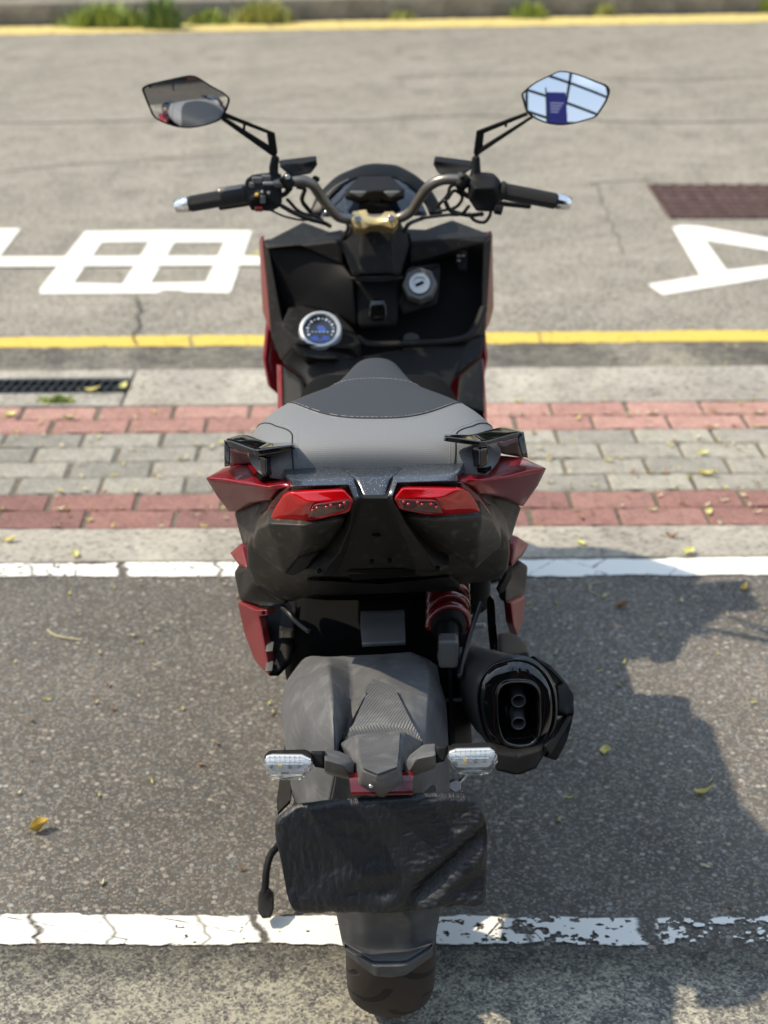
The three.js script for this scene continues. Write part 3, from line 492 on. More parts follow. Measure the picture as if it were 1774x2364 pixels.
const P = {
  plastic: phy({ map: dustC, color: rgb(0.75, 0.74, 0.73), roughness: 0.5, specularIntensity: 0.42, bumpMap: grainH, bumpScale: 0.0003 }),
  satin: phy({ map: dustC, color: rgb(2.5, 2.4, 2.2), roughness: 0.44, specularIntensity: 0.6, bumpMap: grainH, bumpScale: 0.00025 }),
  cowl: phy({ color: rgb(0.005, 0.0055, 0.006), roughness: 0.4, specularIntensity: 0.35 }),
  shell: phy({ color: rgb(0.035, 0.036, 0.038), roughness: 0.4 }),
  plasticDark: phy({ color: rgb(0.009, 0.009, 0.0095), roughness: 0.5, specularIntensity: 0.3, bumpMap: grainH, bumpScale: 0.0003 }),
  pit: phy({ color: rgb(0.005, 0.005, 0.005), roughness: 0.8, specularIntensity: 0.2 }),
  aged: std({ map: scuffC, bumpMap: scuffH, bumpScale: 0.0016, roughness: 0.58 }),
  flap: std({ map: scuffC, color: rgb(0.6, 0.62, 0.64), bumpMap: grainH, bumpScale: 0.0004, roughness: 0.6 }),
  ribbed: std({ map: scuffC, bumpMap: ribH, bumpScale: 0.0011, roughness: 0.55 }),
  gloss: phy({ color: rgb(0.004, 0.004, 0.0045), roughness: 0.06, specularIntensity: 0.6, clearcoat: 1, clearcoatRoughness: 0.03 }),
  red: phy({ color: rgb(0.25, 0.004, 0.013), metalness: 0.35, roughness: 0.34, clearcoat: 0.55, clearcoatRoughness: 0.05 }),
  redDull: phy({ color: rgb(0.17, 0.012, 0.014), roughness: 0.45, clearcoat: 0.3, clearcoatRoughness: 0.3 }),
  redDark: phy({ color: rgb(0.03, 0.002, 0.004), roughness: 0.3, clearcoat: 0.3, specularIntensity: 0.5 }),
  speck: phy({ map: speckC, metalness: 0.35, roughness: 0.34, clearcoat: 0.8, clearcoatRoughness: 0.12 }),
  seat: std({ color: rgb(0.165, 0.172, 0.179), roughness: 0.6, bumpMap: weaveH, bumpScale: 0.0003 }),
  seatDark: std({ color: rgb(0.03, 0.034, 0.041), roughness: 0.62, bumpMap: grainH, bumpScale: 0.0004 }),
  seam: std({ color: rgb(0.02, 0.02, 0.022), roughness: 0.9 }), thread: std({ color: rgb(0.26, 0.26, 0.26), roughness: 0.9 }),
  lens: phy({ color: rgb(0.58, 0.003, 0.006), roughness: 0.07, clearcoat: 1, clearcoatRoughness: 0.02, transmission: 0.25, thickness: 0 }),
  lensSmoke: phy({ color: rgb(0.07, 0.006, 0.008), roughness: 0.12, clearcoat: 1, clearcoatRoughness: 0.05 }),
  lensDark: phy({ color: rgb(0.1, 0.006, 0.009), roughness: 0.2, clearcoat: 0.5, clearcoatRoughness: 0.05 }),
  led: phy({ color: rgb(0.4, 0.015, 0.015), roughness: 0.1, clearcoat: 1 }),
  clear: phy({ color: rgb(0.97, 0.98, 0.98), transmission: 1, thickness: 0.01, ior: 1.5, roughness: 0.03 }),
  chrome: std({ color: rgb(0.82, 0.83, 0.84), metalness: 1, roughness: 0.12 }), steel: std({ color: rgb(0.42, 0.42, 0.42), metalness: 0.9, roughness: 0.35 }),
  bar: phy({ color: rgb(0.2, 0.185, 0.165), metalness: 0.75, roughness: 0.36 }), gold: std({ color: rgb(0.72, 0.53, 0.24), metalness: 0.75, roughness: 0.34 }),
  bowl: std({ color: rgb(0.74, 0.74, 0.73), metalness: 0.6, roughness: 0.25 }),
  mirror: std({ color: rgb(0.86, 0.88, 0.9), metalness: 1, roughness: 0.0 }),
  rubber: std({ color: rgb(0.014, 0.014, 0.015), roughness: 0.6, bumpMap: ribH, bumpScale: 0.0006 }),
  tyre: null, engine: std({ color: rgb(0.13, 0.13, 0.13), metalness: 0.4, roughness: 0.55 }), meter: phy({ color: rgb(0.012, 0.018, 0.032), roughness: 0.1, clearcoat: 1 }),
  cable: std({ color: rgb(0.01, 0.01, 0.011), roughness: 0.45 }), redSpring: phy({ color: rgb(0.13, 0.004, 0.004), roughness: 0.3, clearcoat: 1 }), amber: std({ color: rgb(0.75, 0.5, 0.08), roughness: 0.4 }), skyBlue: std({ color: rgb(0.02, 0.08, 0.42), roughness: 0.25 }),
};
for (const m of Object.values(P)) if (m?.map && m !== P.tyre) m.map.repeat.copy(m.map.repeat);

const bike = thing('scooter', 'dark red and black maxi scooter with grey seat parked in the middle, seen from behind', 'scooter');
const bin = (name, m, V, F, off, lv, s) => panel(bike, name, m, V, F, off, lv, s);

// ---- wheels
function wheel(parent, x, y, z, R, W, name) {
  const w = add(parent, name, new THREE.BufferGeometry(), P.pit); w.position.set(x, y, z);
  const prof = [[R * 0.70, -W * 0.36], [R * 0.76, -W * 0.47], [R * 0.81, -W * 0.5], [R * 0.87, -W * 0.475], [R * 0.92, -W * 0.41], [R * 0.965, -W * 0.28], [R * 0.99, -W * 0.14], [R, 0]], pts = new THREE.SplineCurve([...prof, ...prof.slice(0, -1).reverse().map(([r, q]) => [r, -q])].map((p) => new THREE.Vector2(...p))).getPoints(40);
  const tg = new THREE.LatheGeometry(pts, 96).rotateZ(Math.PI / 2);
  const c = document.createElement('canvas'); c.width = 2048; c.height = 256; const q = c.getContext('2d'); q.fillStyle = '#d0d0d0'; q.fillRect(0, 0, 2048, 256); q.strokeStyle = '#101010'; q.lineCap = 'round';
  for (let i = 0; i < 12; i++) { const X = i * 170; for (const [o, f] of [[0, (v) => v], [85, (v) => 256 - v]]) { q.lineWidth = 13; q.beginPath(); q.moveTo(X + o, f(58)); q.bezierCurveTo(X + o + 10, f(86), X + o + 34, f(112), X + o + 78, f(124)); q.stroke(); q.lineWidth = 9; q.beginPath(); q.moveTo(X + o + 66, f(40)); q.quadraticCurveTo(X + o + 76, f(62), X + o + 104, f(78)); q.stroke(); } }
  const bt = new THREE.CanvasTexture(c); bt.wrapS = bt.wrapT = THREE.RepeatWrapping;
  const c2 = document.createElement('canvas'); c2.width = 2048; c2.height = 256; const q2 = c2.getContext('2d'); q2.drawImage(c, 0, 0);
  q2.globalCompositeOperation = 'multiply'; q2.fillStyle = '#403835'; q2.fillRect(0, 0, 2048, 256);
  const ct = new THREE.CanvasTexture(c2); ct.colorSpace = THREE.SRGBColorSpace; ct.wrapS = ct.wrapT = THREE.RepeatWrapping;
  P.tyre ??= std({ map: ct, bumpMap: bt, bumpScale: 0.004, roughness: 0.8, color: rgb(0.8, 0.72, 0.68) });
  w.geometry = tg; w.material = P.tyre;
  const rim = [[R * 0.62, -W * 0.3], [R * 0.70, -W * 0.42], [R * 0.72, -W * 0.4], [R * 0.66, -W * 0.2], [R * 0.66, W * 0.2], [R * 0.72, W * 0.4], [R * 0.70, W * 0.42], [R * 0.62, W * 0.3]].map((p) => new THREE.Vector2(...p));
  const parts = [new THREE.LatheGeometry([...rim, rim[0]], 64).rotateZ(Math.PI / 2).toNonIndexed(), rodGeo([-W * 0.5, 0, 0], [W * 0.5, 0, 0], 0.04)];
  for (let k = 0; k < 5; k++) { const a = k * Math.PI * 0.4; parts.push(blockGeo(0.035, R * 0.64, 0.03, 0.008, [0, R * 0.32, 0]).rotateX(a)); }
  add(w, 'rim', mergeGeometries(parts.map((g) => { const h = g.index ? g.toNonIndexed() : g; h.deleteAttribute('uv'); return h; })), P.plasticDark);
  add(w, 'brake_disc', new THREE.CylinderGeometry(R * 0.4, R * 0.4, 0.004, 48).rotateZ(Math.PI / 2).translate(-W * 0.48, 0, 0), P.steel);
  return w;
}
wheel(bike, 0.010, 0.264, 0.012, 0.264, 0.134, 'rear_wheel');
wheel(bike, -0.03, 0.27, -1.42, 0.27, 0.12, 'front_wheel');

// ---- rear mudguard, its flap and the lamp hood
const hs = (base, d) => base + d;
{
  const rows = [
    [[-0.128,0.5,-0.1881],[-0.1147,0.53,-0.1379],[-0.0879,0.55,-0.0941],[-0.0589,0.555,-0.0923],[-0.0095,0.56,-0.0861],[0.042,0.56,-0.096],[0.065,0.545,-0.1041],[0.087,0.5,-0.1595]],
    [[-0.1607,0.495,-0.1002],[-0.1211,0.547,-0.0296],[-0.0841,0.585,0.0094],[-0.0503,0.558,-0.0183],[-0.0091,0.58,0.0166],[0.0402,0.575,0.0157],[0.0683,0.565,0.0021],[0.0894,0.51,-0.074]],
    [[-0.1627,0.485,-0.04],[-0.1202,0.547,0.0569],[-0.076,0.593,0.1125],[-0.0487,0.556,0.0683],[-0.005,0.577,0.1001],[0.0391,0.57,0.0957],[0.0655,0.562,0.0747],[0.0979,0.505,-0.022]],
    [[-0.1555,0.465,0.0162],[-0.1173,0.527,0.1092],[-0.0717,0.567,0.174],[-0.0563,0.537,0.129],[-0.0049,0.55,0.1465],[0.0478,0.55,0.15],[0.0614,0.542,0.1335],[0.0984,0.485,0.041]],
    [[-0.1459,0.435,0.0647],[-0.1019,0.49,0.1496],[-0.0701,0.515,0.1883],[-0.0536,0.505,0.1796],[-0.0049,0.505,0.1796],[0.0401,0.505,0.1796],[0.0591,0.5,0.1719],[0.0992,0.445,0.0801]],
    [[-0.1396,0.385,0.0743],[-0.1042,0.44,0.1625],[-0.0804,0.455,0.1847],[-0.0564,0.445,0.1632],[-0.005,0.445,0.1632],[0.0446,0.445,0.1632],[0.0582,0.44,0.1558],[0.1005,0.395,0.0926]],
  ];
  const V = [], F = [];
  rows[0].forEach((p) => V.push([p[0] * 0.92, p[1] - 0.1, p[2] - 0.09])); rows.forEach((r) => V.push(...r));
  for (let j = 0; j < 6; j++) for (let i = 0; i < 7; i++) { const a = j * 8 + i; F.push([a, a + 1, a + 9, a + 8]); }
  const crease = new Set([2, 3, 5, 6]);
  bin('rear_mudguard', P.aged, V, F, (p) => [-(p[0] - 0.01) * 0.03, -0.006, 0.001], 3, (a, b) => (a % 56 % 8 === b % 56 % 8 && crease.has(a % 56 % 8) ? 3 : 0.4));
}
bin('mudguard_centre', P.ribbed, [[-0.0475,0.583,0.0179],[0.0143,0.587,0.0719],[0.0383,0.572,0.1431],[0.0549,0.553,0.169],[0.057,0.541,0.1637],[-0.063,0.543,0.1634],[-0.05,0.562,0.1482],[-0.03,0.584,0.082],[-0.0167,0.587,0.0486]], [[8, 1, 2, 6, 7], [6, 2, 3, 4, 5]], [0, -0.008, 0.0], 2, 2);
bin('mudguard_seam', P.pit, [[-0.0647,0.5415,0.168],[-0.063,0.5485,0.1617],[-0.0482,0.5655,0.1396],[-0.0261,0.5825,0.0832],[-0.0246,0.5825,0.0832],[-0.0463,0.5665,0.143],[-0.0606,0.5495,0.1651],[-0.0619,0.543,0.1704]], [[0, 1, 6, 7], [1, 2, 5, 6], [2, 3, 4, 5]], [0, -0.004, 0], 1, 2);
bin('mud_flap', P.flap, [[-0.0713,0.3504,0.275],[-0.0289,0.3695,0.3],[0.0402,0.3709,0.3],[0.0834,0.3562,0.275],[-0.0595,0.2944,0.295],[-0.0244,0.289,0.312],[0.037,0.2905,0.312],[0.0722,0.2944,0.295],[-0.0556,0.3026,0.315],[-0.0134,0.3135,0.365],[0.0303,0.3144,0.365],[0.0687,0.3026,0.315],[-0.054,0.2874,0.31],[-0.0135,0.2906,0.36],[0.0097,0.2908,0.363],[0.0301,0.2921,0.36],[0.0691,0.2844,0.31]],
  [[0, 1, 5, 4], [1, 2, 6, 5], [2, 3, 7, 6], [4, 5, 9, 8], [5, 6, 10, 9], [6, 7, 11, 10], [8, 9, 13, 12], [9, 10, 15, 14, 13], [10, 11, 16, 15]], [0, 0, -0.012], 3, 2);
{
  const hood = bin('lamp_hood', P.aged, [[-0.0638,0.5473,0.165],[-0.0397,0.5816,0.195],[0.0255,0.5874,0.195],[0.0572,0.5495,0.165],[-0.0485,0.5656,0.22],[-0.0333,0.5888,0.26],[0.0218,0.5919,0.26],[0.0327,0.5635,0.22],[-0.0405,0.5651,0.285],[-0.0294,0.6169,0.341],[-0.0087,0.6231,0.366],[0.0187,0.6189,0.341],[0.0291,0.5672,0.285],[-0.0341,0.5825,0.326],[-0.0019,0.595,0.356],[0.0268,0.5882,0.326]],
    [[0, 1, 5, 4], [1, 2, 6, 5], [2, 3, 7, 6], [4, 5, 9, 8], [5, 6, 11, 10, 9], [6, 7, 12, 11], [8, 9, 13], [9, 10, 14, 13], [10, 11, 15, 14], [11, 12, 15]], [0, -0.035, -0.03], 3, 2);
  panel(hood, 'hood_inset', P.ribbed, [[-0.0362,0.5873,0.207],[0.0223,0.5926,0.207],[0.0199,0.597,0.268],[0.0169,0.6236,0.346],[-0.0086,0.628,0.369],[-0.0276,0.6222,0.346],[-0.0317,0.5949,0.268]], [[0, 1, 2, 6], [6, 2, 3, 4, 5]], [0, -0.006, -0.006], 2, 2);
  add(hood, 'bolt', new THREE.SphereGeometry(0.0032, 12, 8).translate(...[-0.0173,0.5988,0.353]), P.chrome);
  bin('lamp_arm', P.aged, [[-0.0815,0.6013,0.265],[-0.0616,0.5972,0.265],[-0.0462,0.599,0.28],[-0.0405,0.5922,0.285],[-0.0412,0.5755,0.3],[-0.0801,0.5938,0.31],[-0.079,0.6199,0.322],[-0.0565,0.6118,0.322]], [[0, 1, 7, 6], [1, 2, 3, 7], [6, 7, 4, 5], [7, 3, 4]], [0, -0.024, -0.03], 3, 2);
  bin('lamp_arm', P.aged, [[0.0697,0.6096,0.265],[0.0532,0.6075,0.265],[0.0343,0.5994,0.28],[0.0304,0.5943,0.285],[0.0312,0.5791,0.3],[0.0702,0.6024,0.31],[0.0688,0.627,0.322],[0.044,0.6219,0.322]], [[0, 1, 7, 6], [1, 2, 3, 7], [6, 7, 4, 5], [7, 3, 4]], [0, -0.024, -0.03], 3, 2);
  poly(bike, 'rear_reflector', P.lensDark, [[-0.0464,0.588,0.32],[0.039,0.5921,0.32],[0.038,0.5728,0.335],[-0.0436,0.572,0.335]], [0, 0, -0.015], 2, 2);
}
// ---- turn signals: dark shell, clear lens, chrome bowl and lamps inside
function signal(shell, lens, stalk, ledY) {
  const g = poly(bike, 'turn_signal', P.plastic, shell, [0, -0.024, -0.032], 3, 2);
  const n = lens.length, c = lens.reduce((s, p) => s.map((v, k) => v + p[k] / n), [0, 0, 0]);
  const V = [...lens, ...lens.map((p) => [lerp(p[0], c[0], 0.16), lerp(p[1], c[1], 0.26), p[2] + 0.013])], F = [];
  for (let i = 0; i < n; i++) { const j = (i + 1) % n; F.push([i, j, n + j, n + i]); } F.push(lens.map((_, i) => n + i));
  panel(g, 'lens', P.clear, V, F, [0, 0, -0.004], 2, 2);
  panel(g, 'bowl', P.bowl, lens.map((p) => [lerp(p[0], c[0], 0.07), lerp(p[1], c[1], 0.12), p[2] - 0.008]), [lens.map((_, i) => i)], [0, 0, -0.006], 1, 2);
  const w = Math.max(...lens.map((p) => p[0])) - Math.min(...lens.map((p) => p[0]));
  for (const k of [-0.28, -0.1, 0.1, 0.28]) add(g, 'lamp', blockGeo(0.0045, 0.0032, 0.004, 0.001, [c[0] + k * w, c[1] - 0.003, c[2] - 0.002]), k === -0.1 ? P.amber : P.engine);
  add(g, 'lens_rib', mergeGeometries([blockGeo(w * 0.72, 0.0022, 0.004, 0.001, [c[0], c[1] + 0.004, c[2] + 0.001]), ...[-3, -2, -1, 0, 1, 2, 3].map((k) => blockGeo(0.0012, 0.009, 0.003, 0.0005, [c[0] + k * w * 0.1, c[1] + 0.009, c[2] - 0.002]))]), P.clear);
  poly(g, 'stalk', P.plasticDark, stalk, [0, -0.012, -0.02], 2, 2);
}
signal([[-0.1595,0.6243,0.332],[-0.1586,0.6236,0.315],[-0.153,0.6238,0.305],[-0.1056,0.625,0.305],[-0.0988,0.6249,0.31],[-0.0942,0.624,0.33],[-0.0957,0.6201,0.335],[-0.1578,0.6191,0.335]], [[-0.1584,0.6282,0.347],[-0.1565,0.6323,0.343],[-0.1483,0.6339,0.342],[-0.1072,0.6335,0.342],[-0.0941,0.6292,0.346],[-0.0934,0.6233,0.35],[-0.106,0.6143,0.354],[-0.1481,0.6139,0.354],[-0.1573,0.6221,0.35]], [[-0.0981,0.6182,0.3],[-0.0801,0.6186,0.3],[-0.08,0.5988,0.312],[-0.0927,0.6017,0.312],[-0.0972,0.6091,0.305]]);
signal([[0.0842,0.6368,0.332],[0.0865,0.6345,0.315],[0.092,0.6341,0.305],[0.1417,0.6358,0.305],[0.1502,0.6314,0.31],[0.1491,0.6339,0.33],[0.1472,0.632,0.335],[0.0859,0.6304,0.335]], [[0.0832,0.638,0.347],[0.0843,0.6391,0.343],[0.0942,0.6425,0.342],[0.1407,0.644,0.342],[0.1482,0.6404,0.346],[0.1485,0.6329,0.35],[0.1392,0.6212,0.354],[0.096,0.6209,0.354],[0.0856,0.6313,0.35]], [[0.0695,0.6268,0.3],[0.0865,0.6285,0.3],[0.0843,0.6181,0.305],[0.0801,0.6103,0.312],[0.0697,0.6073,0.312]]);

// ---- tail
bin('tail_centre', P.plastic, [[-0.0442,0.8819,0.0651],[-0.0579,0.8283,0.0318],[-0.0838,0.7778,0.008],[-0.1165,0.7415,-0.0063],[-0.0396,0.8942,0.0889],[-0.0476,0.8438,0.0699],[-0.0633,0.7954,0.0508],[-0.0923,0.7489,0.0318],[-0.0294,0.8913,0.0794],[-0.0439,0.8321,0.0442],[-0.0555,0.7796,0.0175],[-0.069,0.7315,-0.0063],[0.0049,0.8918,0.0794],[0.0223,0.8321,0.0442],[0.0342,0.7849,0.0175],[0.0475,0.7369,-0.0063],[0.0118,0.895,0.0889],[0.0352,0.842,0.0699],[0.0602,0.7954,0.0508],[0.0771,0.7553,0.0318],[0.0154,0.8831,0.0651],[0.0406,0.8265,0.0318],[0.0694,0.7814,0.008],[0.0972,0.7458,-0.0063]],
  [0, 1, 2, 3, 4].flatMap((k) => [0, 1, 2].map((j) => [k * 4 + j, k * 4 + j + 1, k * 4 + j + 5, k * 4 + j + 4])), [0, 0.01, -0.05], 3, 3);
add(bike, 'tail_slot', new THREE.SphereGeometry(1, 20, 12).scale(0.0068, 0.0022, 0.004).translate(...[-0.011,0.8165,0.0366]), P.pit);
bin('tail_notch', P.pit, [[-0.0596,0.7383,-0.0034],[-0.0497,0.7442,0.0004],[-0.0116,0.7451,0.0004],[0.0305,0.7451,0.0004],[0.0436,0.7374,-0.0034],[0.0471,0.7283,-0.011],[-0.0462,0.7178,-0.0158]], [[0, 1, 2, 3, 4, 5, 6]], [0, 0, -0.03], 2, 2);
const bumperF = [[0, 1, 11, 10], [1, 2, 3, 11], [3, 4, 5, 11], [11, 5, 6, 10], [10, 6, 7, 8], [0, 10, 8, 9]];
bin('tail_bumper', P.satin, [[-0.1638,0.8424,0.0556],[-0.1127,0.8519,0.0842],[-0.0554,0.8539,0.0604],[-0.0638,0.8152,0.0223],[-0.0866,0.7728,-0.0015],[-0.1245,0.7672,0.0032],[-0.15,0.7158,-0.0396],[-0.1966,0.756,-0.0396],[-0.1958,0.7734,-0.0301],[-0.1837,0.8136,0.008],[-0.1586,0.8035,0.0347],[-0.1153,0.8096,0.0442]], bumperF, [0, 0.008, -0.04], 3, 3);
bin('tail_bumper', P.satin, [[0.1378,0.853,0.0556],[0.0849,0.8617,0.0842],[0.0306,0.8545,0.0604],[0.0403,0.8187,0.0223],[0.0705,0.7757,-0.0015],[0.0987,0.7711,0.0032],[0.1366,0.7257,-0.0396],[0.1755,0.765,-0.0396],[0.1745,0.7806,-0.0301],[0.1581,0.8262,0.008],[0.1357,0.8061,0.0347],[0.0901,0.814,0.0442]], bumperF, [0, 0.008, -0.04], 3, 3);
bin('tail_fin', P.plasticDark, [[-0.1499,0.718,-0.0396],[-0.1246,0.7662,0.0023],[-0.0927,0.776,0.008],[-0.1156,0.7428,-0.0034],[-0.1367,0.7213,-0.0253]], [[0, 1, 2, 3, 4]], [0, 0.01, -0.03], 2, 2);
{
  const r = [[[-0.1693,0.8448,-0.0206], [-0.1095,0.8444,0.0175], [0.0779,0.8478,0.0175], [0.1439,0.8556,-0.0206]], [[-0.1875,0.7982,-0.0348], [-0.1101,0.8131,0.0175], [0.0782,0.8201,0.0175], [0.1621,0.8097,-0.0348]],
    [[-0.2095,0.7403,-0.0777], [-0.1124,0.7693,-0.0158], [0.0962,0.7711,-0.0158], [0.1896,0.7541,-0.0777]], [[-0.2121,0.695,-0.1062], [-0.1148,0.7152,-0.0491], [0.0817,0.7134,-0.0491], [0.1945,0.7202,-0.0967]],
    [[-0.2053,0.6543,-0.1348], [-0.1171,0.6788,-0.0872], [0.0832,0.6873,-0.0872], [0.1936,0.6772,-0.1253]], [[-0.1537,0.5883,-0.1919], [-0.1141,0.6234,-0.1538], [0.1104,0.639,-0.1538], [0.1849,0.6413,-0.1729]]];
  bin('tail_shell', P.satin, r.flat(), [0, 1, 2, 3, 4].flatMap((j) => [0, 1, 2].map((i) => [j * 4 + i, j * 4 + i + 1, j * 4 + i + 5, j * 4 + i + 4])), [0, 0.02, -0.05], 3, 1.5);
}
bin('tail_undertray', P.plasticDark, [[-0.1178,0.692,-0.0682],[-0.1104,0.6689,-0.0824],[-0.098,0.6474,-0.1062],[-0.0949,0.6966,-0.0586],[-0.0013,0.6854,-0.0682],[0.0976,0.6985,-0.0682],[0.1173,0.6722,-0.0872],[0.1116,0.6551,-0.1062]], [[0, 1, 2, 7, 6, 5, 4, 3]], [0, -0.01, -0.12], 2, 2);
bin('side_panel', P.satin, [[-0.2353,0.7657,-0.1586],[-0.2093,0.7962,-0.1205],[-0.1841,0.8235,-0.0682],[-0.1974,0.7808,-0.0824],[-0.2123,0.7353,-0.1015],[-0.2209,0.7204,-0.1348],[-0.2302,0.7385,-0.1586],[-0.2069,0.7666,-0.1081]], [[0, 1, 7, 6], [1, 2, 3, 7], [7, 3, 4, 5, 6]], [0.02, 0, -0.03], 3, 2);
bin('side_panel', P.satin, [[0.2157,0.7742,-0.1586],[0.1901,0.8064,-0.1205],[0.1478,0.8353,-0.0682],[0.1663,0.7912,-0.0824],[0.1924,0.744,-0.1015],[0.1979,0.7267,-0.1348],[0.2114,0.7592,-0.1586],[0.1798,0.7853,-0.1081]], [[0, 1, 7, 6], [1, 2, 3, 7], [7, 3, 4, 5, 6]], [-0.02, 0, -0.03], 3, 2);
const wingF = [[0, 1, 2, 6], [6, 2, 3, 5], [5, 3, 4], [0, 6, 10, 9, 8, 7], [6, 5, 11, 10], [5, 13, 12, 11], [5, 4, 14, 13]];
bin('rear_fairing', P.red, [[-0.2627,0.8696,-0.0491],[-0.244,0.8573,-0.1205],[-0.1918,0.8768,-0.0967],[-0.1541,0.8855,-0.0206],[-0.1342,0.8974,0.0347],[-0.1673,0.8903,0.0318],[-0.2134,0.881,-0.0063],[-0.2528,0.8145,-0.1062],[-0.2425,0.7651,-0.1634],[-0.2326,0.7735,-0.1443],[-0.2029,0.816,-0.0777],[-0.1757,0.8525,-0.0063],[-0.1661,0.8587,0.008],[-0.152,0.8854,0.0318],[-0.1332,0.8955,0.0413]], wingF, [0.02, -0.012, -0.03], 3, 3);
bin('rear_fairing', P.red, [[0.2386,0.885,-0.0491],[0.2105,0.8739,-0.1205],[0.1662,0.8873,-0.0967],[0.1246,0.8963,-0.0206],[0.1046,0.905,0.0347],[0.1378,0.9009,0.0318],[0.1858,0.8914,-0.0063],[0.2332,0.8334,-0.1062],[0.2178,0.7749,-0.1634],[0.212,0.7847,-0.1443],[0.1848,0.8263,-0.0777],[0.1517,0.8626,-0.0063],[0.1404,0.8687,0.008],[0.1284,0.8899,0.0318],[0.1049,0.9041,0.0413]], wingF, [-0.02, -0.012, -0.03], 3, 3);
// tail lamps
function tailLamp(body, lens, smoke, leds) {
  const t = poly(bike, 'tail_light', P.lensDark, body, [0, 0, -0.025], 3, 2), lc = lens.slice(0, 8).reduce((q, p) => q.map((v, k) => v + p[k] / 8), [0, 0, 0]);
  lens = lens.map((p, i) => (i === 8 ? [p[0], p[1], p[2] - 0.006] : [lerp(lc[0], p[0], 1.06), lerp(lc[1], p[1], 1.1), p[2] + 0.002]));
  panel(t, 'lens', P.lens, lens, [[0, 1, 2, 3, 8], [3, 4, 5, 8], [5, 6, 7, 8], [0, 8, 7]], [0, 0, -0.008], 3, 2);
  poly(t, 'smoked_lens', P.lensSmoke, smoke, [0, 0, -0.006], 3, 2);
  for (const p of leds) add(t, 'led', new THREE.SphereGeometry(0.0022, 12, 8).translate(...p), P.led);
}
tailLamp([[-0.1826,0.8137,0.0004],[-0.1675,0.8475,0.0128],[-0.1499,0.8785,0.0289],[-0.1338,0.8971,0.048],[-0.0518,0.9066,0.0632],[-0.0409,0.8873,0.0689],[-0.0509,0.8552,0.0537],[-0.1143,0.8402,0.0537],[-0.1664,0.8287,0.0251]], [[-0.1628,0.8368,0.0347],[-0.1528,0.8638,0.0461],[-0.1406,0.8868,0.0594],[-0.1309,0.8956,0.0689],[-0.059,0.9046,0.0842],[-0.0468,0.8914,0.087],[-0.0513,0.8718,0.0765],[-0.111,0.8535,0.0689],[-0.1067,0.8896,0.0918]],
  [[-0.1068,0.8662,0.0861],[-0.0983,0.8888,0.0956],[-0.0466,0.8972,0.0965],[-0.0514,0.8801,0.0908],[-0.0908,0.8671,0.0861]], [[-0.0991,0.8809,0.0946],[-0.0928,0.8852,0.0965],[-0.0799,0.8866,0.0965],[-0.0738,0.8905,0.0984],[-0.0608,0.8897,0.0984],[-0.0549,0.8943,0.0994]]);
tailLamp([[0.1589,0.826,0.0004],[0.1441,0.8544,0.0128],[0.1223,0.8887,0.0289],[0.1079,0.9035,0.048],[0.018,0.9086,0.0632],[0.0139,0.8886,0.0689],[0.0252,0.86,0.0537],[0.0861,0.851,0.0537],[0.1393,0.8412,0.0251]], [[0.1378,0.848,0.0347],[0.1294,0.8698,0.0461],[0.1174,0.8924,0.0594],[0.1047,0.9015,0.0689],[0.0285,0.9076,0.0842],[0.0183,0.8942,0.087],[0.0242,0.8755,0.0765],[0.0854,0.8611,0.0689],[0.0803,0.8963,0.0918]],
  [[0.0823,0.8718,0.0861],[0.0736,0.8951,0.0956],[0.0193,0.8978,0.0965],[0.0271,0.8797,0.0908],[0.0632,0.8729,0.0861]], [[0.0269,0.8955,0.0984],[0.0338,0.8918,0.0975],[0.0465,0.8943,0.0975],[0.0527,0.8905,0.0965],[0.0653,0.8908,0.0956],[0.0726,0.8857,0.0946]]);
// speckled black rear deck
bin('rear_deck', P.speck, [[-0.1476,0.9062,-0.011],[-0.0673,0.9105,-0.0034],[-0.043,0.9145,0.0575],[-0.1316,0.9077,0.0508],[-0.1308,0.9058,0.067],[-0.0495,0.9114,0.0746],[-0.0412,0.8927,0.0823],[-0.0345,0.8947,0.0823],[-0.1562,0.8903,-0.0206]], [[0, 1, 2, 3], [3, 2, 5, 4], [2, 7, 6, 5], [0, 3, 8]], [0, -0.015, -0.015], 3, 3);
bin('rear_deck', P.speck, [[0.1182,0.9151,-0.011],[0.0358,0.9138,-0.0034],[0.0131,0.9158,0.0575],[0.1025,0.9154,0.0508],[0.103,0.9145,0.067],[0.0184,0.9144,0.0746],[0.0116,0.896,0.0823],[0.0052,0.896,0.0823],[0.1253,0.8975,-0.0206]], [[0, 1, 2, 3], [3, 2, 5, 4], [2, 7, 6, 5], [0, 3, 8]], [0, -0.015, -0.015], 3, 3);
bin('deck_centre', P.speck, [[-0.0634,0.9076,-0.0034],[0.036,0.9114,-0.0034],[0.0087,0.9083,0.0442],[-0.0408,0.9083,0.0442],[-0.0291,0.8916,0.0727],[0.0016,0.8922,0.0727]], [[0, 1, 2, 3], [3, 2, 5, 4]], [0, -0.02, -0.015], 3, 2);
